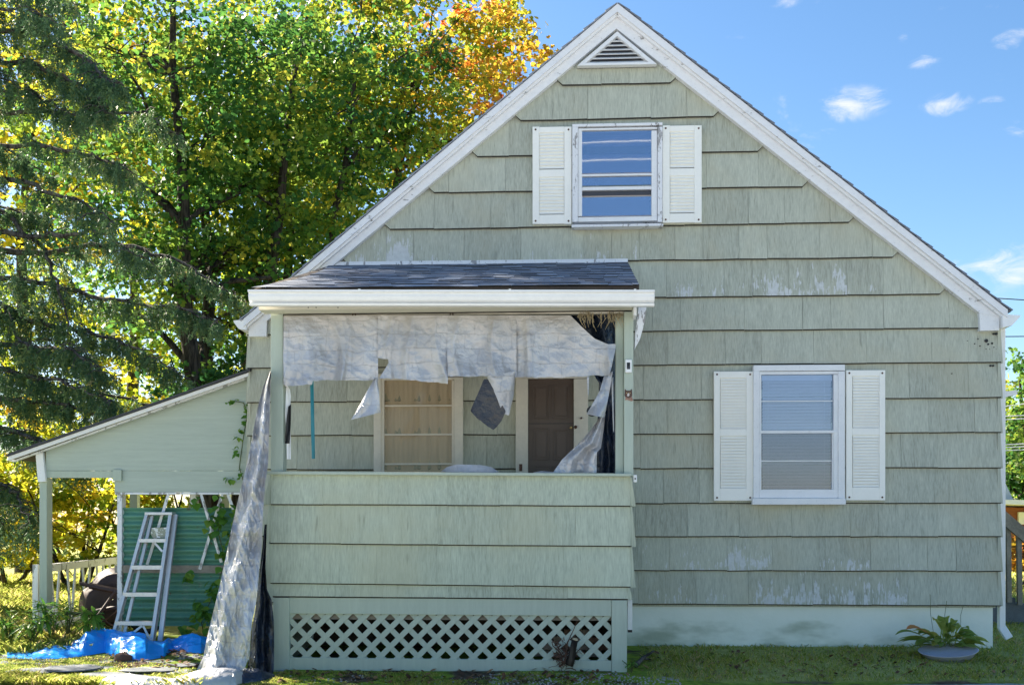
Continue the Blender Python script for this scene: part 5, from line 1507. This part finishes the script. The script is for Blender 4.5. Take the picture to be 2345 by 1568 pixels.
# understory shrubs, sunlit yellow
for k, (px, Y, cy, rx, rz, tnt, lb) in enumerate(((180, 9.5, 1150, 190, 230, .50, 'yellow leaved bush between the two shed posts'), (20, 10, 1130, 170, 230, .55, 'yellow leaved bush left of the shed post'), (340, 11, 1120, 170, 240, .45, 'yellow leaved bush behind the corrugated panel'),
                                                 (480, 8.5, 950, 150, 150, .15, 'green leaved bush above the shed roof by the house corner'), (180, 14, 870, 240, 220, .35, 'pale yellow bush in the wood above the shed roof'), (430, 15, 760, 220, 260, .30, 'yellow green bush below the forked maple'), (700, 15, 760, 200, 300, .2, 'green bush behind the porch roof end'))):
    tree(lb, at(px, Y), 2.5, zat(px, cy, Y), (wd(rx, Y), 1.3, wd(rz, Y)), 95, 40, .115, M_leaf_y if tnt > .2 else M_leaf_g, .06, 140 + k, tnt, 'bushes at the edge of the wood', (0, 0), 9, 3, name='bush', clump_r=(.25, .5))
# far wood closing the horizon
def farwood():
    r = np.random.default_rng(77); cen = []
    for k in range(520): cen.append((r.uniform(-46, 6), r.uniform(24, 34), r.uniform(.3, 12) ))
    for k in range(330): cen.append((r.uniform(14, 60), r.uniform(34, 46), r.uniform(.3, 7.5)))
    V, T = leaf_cloud(np.array(cen), r.uniform(.9, 1.6, len(cen)), 44, .30, 78, LEAF6, .8)
    o = np_mesh('woods', V, M_leaf_y, at=(0, 28, 0), tint=np.clip(T + .22, 0, 1)); tag(o, 'yellow green far wood closing the view behind the yard', None, None, 'stuff')
farwood()

# ---------------------------------------------------------------- spruce
def spruce(label, base, branches, seed, height=14):
    r = random.Random(seed); rn = np.random.default_rng(seed)
    root = thing('spruce_tree', label, 'tree', base); base = Vector(base); mb = MB()
    mb.tube([base + Vector((.1 * math.sin(i), .1 * math.cos(i * 2), height * i / 9)) for i in range(10)], [.34 * (1 - .9 * i / 9) for i in range(10)], 10, False)
    st = []      # strand base, length
    for (pts_v, Ys, thick, dens) in branches:
        Y0, Y1 = Ys; n = len(pts_v); pts = []
        for i, (x, y) in enumerate(pts_v): pts.append(W(x, y, lerp(Y0, Y1, i / (n - 1))))
        fine = []
        for i in range(n - 1):
            m = 7
            for k in range(m):
                t = k / m; p = pts[i].lerp(pts[i + 1], t); p += Vector((r.uniform(-1, 1), r.uniform(-1, 1), r.uniform(-1, 1))) * .035; fine.append(p)
        fine.append(pts[-1]); L = len(fine)
        mb.tube(fine, [max(.006, thick * (1 - .88 * i / (L - 1))) for i in range(L)], 6, False)
        for i in range(2, L):
            fr = i / (L - 1)
            for s in range(3):
                if r.random() > dens * .8: continue
                axis = (fine[i] - fine[i - 1]).normalized(); sidev = axis.cross(Vector((0, 0, 1))).normalized() * r.choice([-1, 1])
                ln = r.uniform(.2, .62) * (1.15 - .7 * fr)
                e = fine[i] + (sidev * .75 + axis * r.uniform(.2, .9) + Vector((0, 0, r.uniform(-.35, .15)))).normalized() * ln
                mid = fine[i].lerp(e, .5) + Vector((0, 0, .04)); mb.tube([fine[i], mid, e], [.010, .007, .004], 4, False)
                for q in range(int(6 + ln * 17)):
                    t = r.uniform(.12, 1.05); p = fine[i].lerp(e, t); st.append((p, r.uniform(.14, .40) * (1.1 - .3 * fr)))
            if r.random() < dens:
                for q in range(5): st.append((fine[i] + Vector((r.uniform(-.08, .08), r.uniform(-.08, .08), 0)), r.uniform(.12, .3)))
    for k in range(46):       # the rest of the round crown, out of view, added dense to shade the yard
        a = r.uniform(math.pi * .62, math.pi * 1.83); z = r.uniform(1.2, height * .93); ln0 = 4.7 * (1 - z / height) ** .7 + .5
        p0 = base + Vector((0, 0, z)); e0 = p0 + Vector((math.cos(a) * ln0, math.sin(a) * ln0, -.18 * ln0)); fine = [p0.lerp(e0, i / 10) + Vector((0, 0, .05 * math.sin(i))) for i in range(11)]
        mb.tube(fine, [.04 * (1 - .8 * i / 10) for i in range(11)], 5, False)
        for i in range(2, 11):
            for q in range(34):
                st.append((fine[i] + Vector((r.gauss(0, .32), r.gauss(0, .32), r.gauss(0, .06))), r.uniform(.2, .5)))
    obj('trunk', mb, M_barks, root, at=base, smooth=True)
    B = np.array([tuple(s[0]) for s in st]); Ln = np.array([s[1] for s in st]); N = len(st); K = 18
    hang = rn.normal(0, .30, (N, 3)); hang[:, 2] = -1; hang /= np.linalg.norm(hang, axis=1, keepdims=True)
    t = rn.random((N, K)); P = B[:, None, :] + hang[:, None, :] * (t * Ln[:, None])[:, :, None]
    dirn = hang[:, None, :] * .75 + rn.normal(0, .55, (N, K, 3)); dirn /= np.linalg.norm(dirn, axis=2, keepdims=True)
    ln = rn.uniform(.035, .075, (N, K)); w = np.cross(dirn, rn.normal(0, 1, (N, K, 3))); w /= np.linalg.norm(w, axis=2, keepdims=True); w *= rn.uniform(.005, .010, (N, K))[:, :, None]
    E = P + dirn * ln[:, :, None]; M_ = P + dirn * ln[:, :, None] * .4
    V = np.stack([P, M_ + w, E, M_ - w], 2).reshape(-1, 4, 3)
    tint = np.repeat(np.clip(rn.normal(.42, .2, N) + .15 * (rn.random(N) < .12), 0, 1), K)
    o = np_mesh('needles', V, M_leaf_n, root, at=tuple(base), tint=tint); o['kind'] = 'stuff'
    print('spruce needles', len(V))
BR = []
def br(pts, Y0, Y1, th=.035, dens=.8): BR.append((pts, (Y0, Y1), th, dens))
br([(-190, -60), (40, -30), (170, 10)], 4.5, 3.2); br([(-190, 30), (60, 20), (150, 60)], 4.5, 2.6); br([(-190, 60), (80, 70), (215, 150), (262, 200)], 4.5, 2.4, .05)
br([(-190, 150), (60, 140), (200, 200), (245, 260)], 4.5, 2.8, .05, .95); br([(-190, 200), (60, 210), (190, 270)], 4.5, 3.4, .04, .9); br([(-190, 240), (100, 260), (330, 260), (420, 320)], 4.5, 4.2, .05, .35)
br([(-190, 330), (80, 330), (230, 360), (310, 400)], 4.5, 3.2, .05, .5); br([(-190, 400), (60, 420), (200, 470), (260, 510)], 4.5, 2.8, .05, .6); br([(-190, 520), (100, 540), (230, 530), (330, 590)], 4.5, 3.0, .05, .5)
br([(-190, 560), (80, 580), (260, 555), (420, 600), (560, 690)], 4.8, 3.6, .06, .85); br([(-190, 620), (60, 640), (270, 690), (420, 710), (500, 740)], 4.8, 3.2, .05, .8); br([(-190, 700), (60, 730), (200, 760), (300, 790), (440, 870)], 4.8, 2.9, .05, .8)
br([(-190, 760), (40, 790), (160, 800), (230, 850)], 4.4, 2.2, .05, .9); br([(-190, 830), (20, 850), (130, 870), (260, 920)], 4.4, 2.0, .05, .95); br([(-190, 900), (20, 920), (150, 930), (330, 975)], 4.4, 2.2, .05, .9)
br([(-190, 960), (0, 980), (90, 1010), (160, 1060)], 4.4, 1.9, .05, .9); br([(-190, 1040), (-40, 1090), (40, 1130), (70, 1200)], 4.4, 2.2, .05, .7); br([(-190, 1120), (-60, 1160), (10, 1200)], 4.4, 2.8, .04, .6)
br([(-190, 450), (0, 480), (100, 570), (150, 700), (160, 830)], 4.6, 3.4, .05, .25); br([(-190, 640), (0, 690), (60, 800), (110, 900)], 4.4, 3.2, .05, .3)
br([(-190, 300), (-20, 330), (120, 400)], 4.6, 4.4, .04, .8); br([(-190, 480), (0, 470), (110, 500)], 4.6, 4.2, .04, .8); br([(-190, 860), (60, 900), (220, 900), (400, 940), (470, 980)], 4.8, 4.0, .04, .7)
br([(-190, 100), (-60, 120), (40, 200)], 4.6, 3.2, .04, .8); br([(-190, 760), (0, 720), (100, 690)], 4.6, 3.8, .04, .7)
spruce('dark blue green spruce with drooping branches reaching in from the left', at(-210, 4.5), BR, 9)

# ================================================================== RIGHT EDGE BEYOND THE HOUSE
tree('tall conifer and leaf mixed tree in sun beyond the right house corner', at(2360, 20), 8, zat(2395, 960, 20), (wd(110, 20), 1.6, wd(200, 20)), 130, 42, .13, M_leaf_g, .16, 160, .42, 'trees beyond the right corner', (0, 0), 12, 1, name='broadleaf_tree')
tree('dark green tree behind the power wires at the right edge', at(2340, 24), 7, zat(2350, 1060, 24), (wd(110, 24), 1.6, wd(130, 24)), 90, 42, .15, M_leaf_g, .16, 161, .10, 'trees beyond the right corner', (0, 0), 10, 1, name='broadleaf_tree')
tree('orange bush low behind the side stair rail', at(2330, 10), 1.6, zat(2325, 1290, 10), (wd(70, 10), .7, wd(80, 10)), 40, 36, .10, M_leaf_o, .04, 162, .55, None, (0, 0), 7, 3, name='bush', clump_r=(.2, .35))
# neighbour house
nh = thing('neighbour_house', 'pale neighbour house with a red brown wall beyond the stair rail', 'house', at(2420, 17))
Yn = 17
def nprism(pts, Y, d, name, mat, parent=nh):
    q = [W(a, b, Y) for a, b in pts]; q = [(v.x, v.z) for v in q]
    ar = sum(q[i][0] * q[(i + 1) % len(q)][1] - q[(i + 1) % len(q)][0] * q[i][1] for i in range(len(q)))
    if ar < 0: q = q[::-1]
    return obj(name, MB().poly(q, Y, Y + d), mat, parent)
M_ngrey = plain("neighbour_siding", (.42, .46, .44), .7, .1, 2, .1); M_nred = plain("neighbour_red_wall", (.26, .085, .04), .7, .2, 2, .1)
nprism([(2120, 1260), (2322, 1260), (2322, 1146), (2219, 936), (2120, 1140)], Yn + 1, 5, 'gable', M_ngrey)
nprism([(2240, 1141), (2520, 1150), (2520, 1160), (2240, 1152)], Yn - .6, 6, 'porch_roof', M_white)
nprism([(2240, 1160), (2520, 1164), (2520, 1260), (2240, 1260)], Yn + .6, 4, 'wall', M_nred)
nprism([(2333, 1172), (2350, 1172), (2350, 1200), (2333, 1200)], Yn + .5, .08, 'window', M_alum)
# side stair
Ys = 2.6
stt = thing('stair_rail', 'weathered grey wooden stair rail at the right side of the house', 'railing', W(2325, 1400, Ys))
A, B = W(2270, 1160, Ys), W(2420, 1288, Ys)
obj('top_rail', MB().bar(A, B, .14, .045), M_wood, stt)
for (x, y0, y1) in ((2281, 1180, 1365), (2308.5, 1195, 1378), (2333, 1215, 1384), (2372, 1250, 1398)):
    obj('post', MB().bar(W(x, y0, Ys + .04), W(x + 2, y1, Ys + .04), .055, .05), M_wood, stt)
stp = thing('side_steps', 'grey concrete side steps beneath the stair rail', 'steps', W(2325, 1400, 3.2))
for k in range(4):
    a = W(2262, 1355 + k * 13, 2.7); e = W(2300 + k * 26, 1355 + k * 13, 2.7)
    obj('step', MB().box((a.x, 2.7 + k * .004, -.1), (e.x, 4.0 - k * .004, a.z)), M_stone, stp)
# wires
for (x0, y0, x1, y1, lb) in ((2225, 678, 2420, 690, 'single power wire meeting the right eave'), (2220, 770, 2420, 768, 'thin wire high against the sky at the right'), (2250, 936, 2420, 913, 'white wire sloping over the dark trees at the right'), (2250, 954, 2420, 946, 'upper of two close white wires at the right edge'), (2250, 962, 2420, 953, 'lower of two close white wires at the right edge'),
                             (2250, 1019, 2420, 1011, 'first of three low white wires at the right edge'), (2250, 1025, 2420, 1018, 'second of three low white wires at the right edge'), (2250, 1032, 2420, 1025, 'lowest white wire at the right edge')):
    a0, b0 = W(x0, y0, 12), W(x1, y1, 12.2)
    a, b = a0 + (a0 - b0) * 3.2, b0 + (b0 - a0) * 14
    pts = [a.lerp(b, t / 8) - Vector((0, 0, .02 * math.sin(math.pi * t / 8))) for t in range(9)]
    o = obj('power_wire', MB().tube(pts, .011, 5), M_black if y0 < 800 else M_alum); tag(o, lb, 'wire', 'wires beyond the right corner')

# the street wires that show as white lines in the attic glass
for (zc, sl, lb) in ((13.62, .014, 'upper street wire in front of the house that mirrors in the attic window'), (13.05, .004, 'lower street wire in front of the house that mirrors in the attic window')):
    pts = [Vector((x, -25, zc + sl * x + .0006 * x * x)) for x in np.linspace(-40, 40, 21)]
    o = obj('power_wire', MB().tube(pts, .014, 6), M_alum); tag(o, lb, 'wire', 'street wires in front of the house')
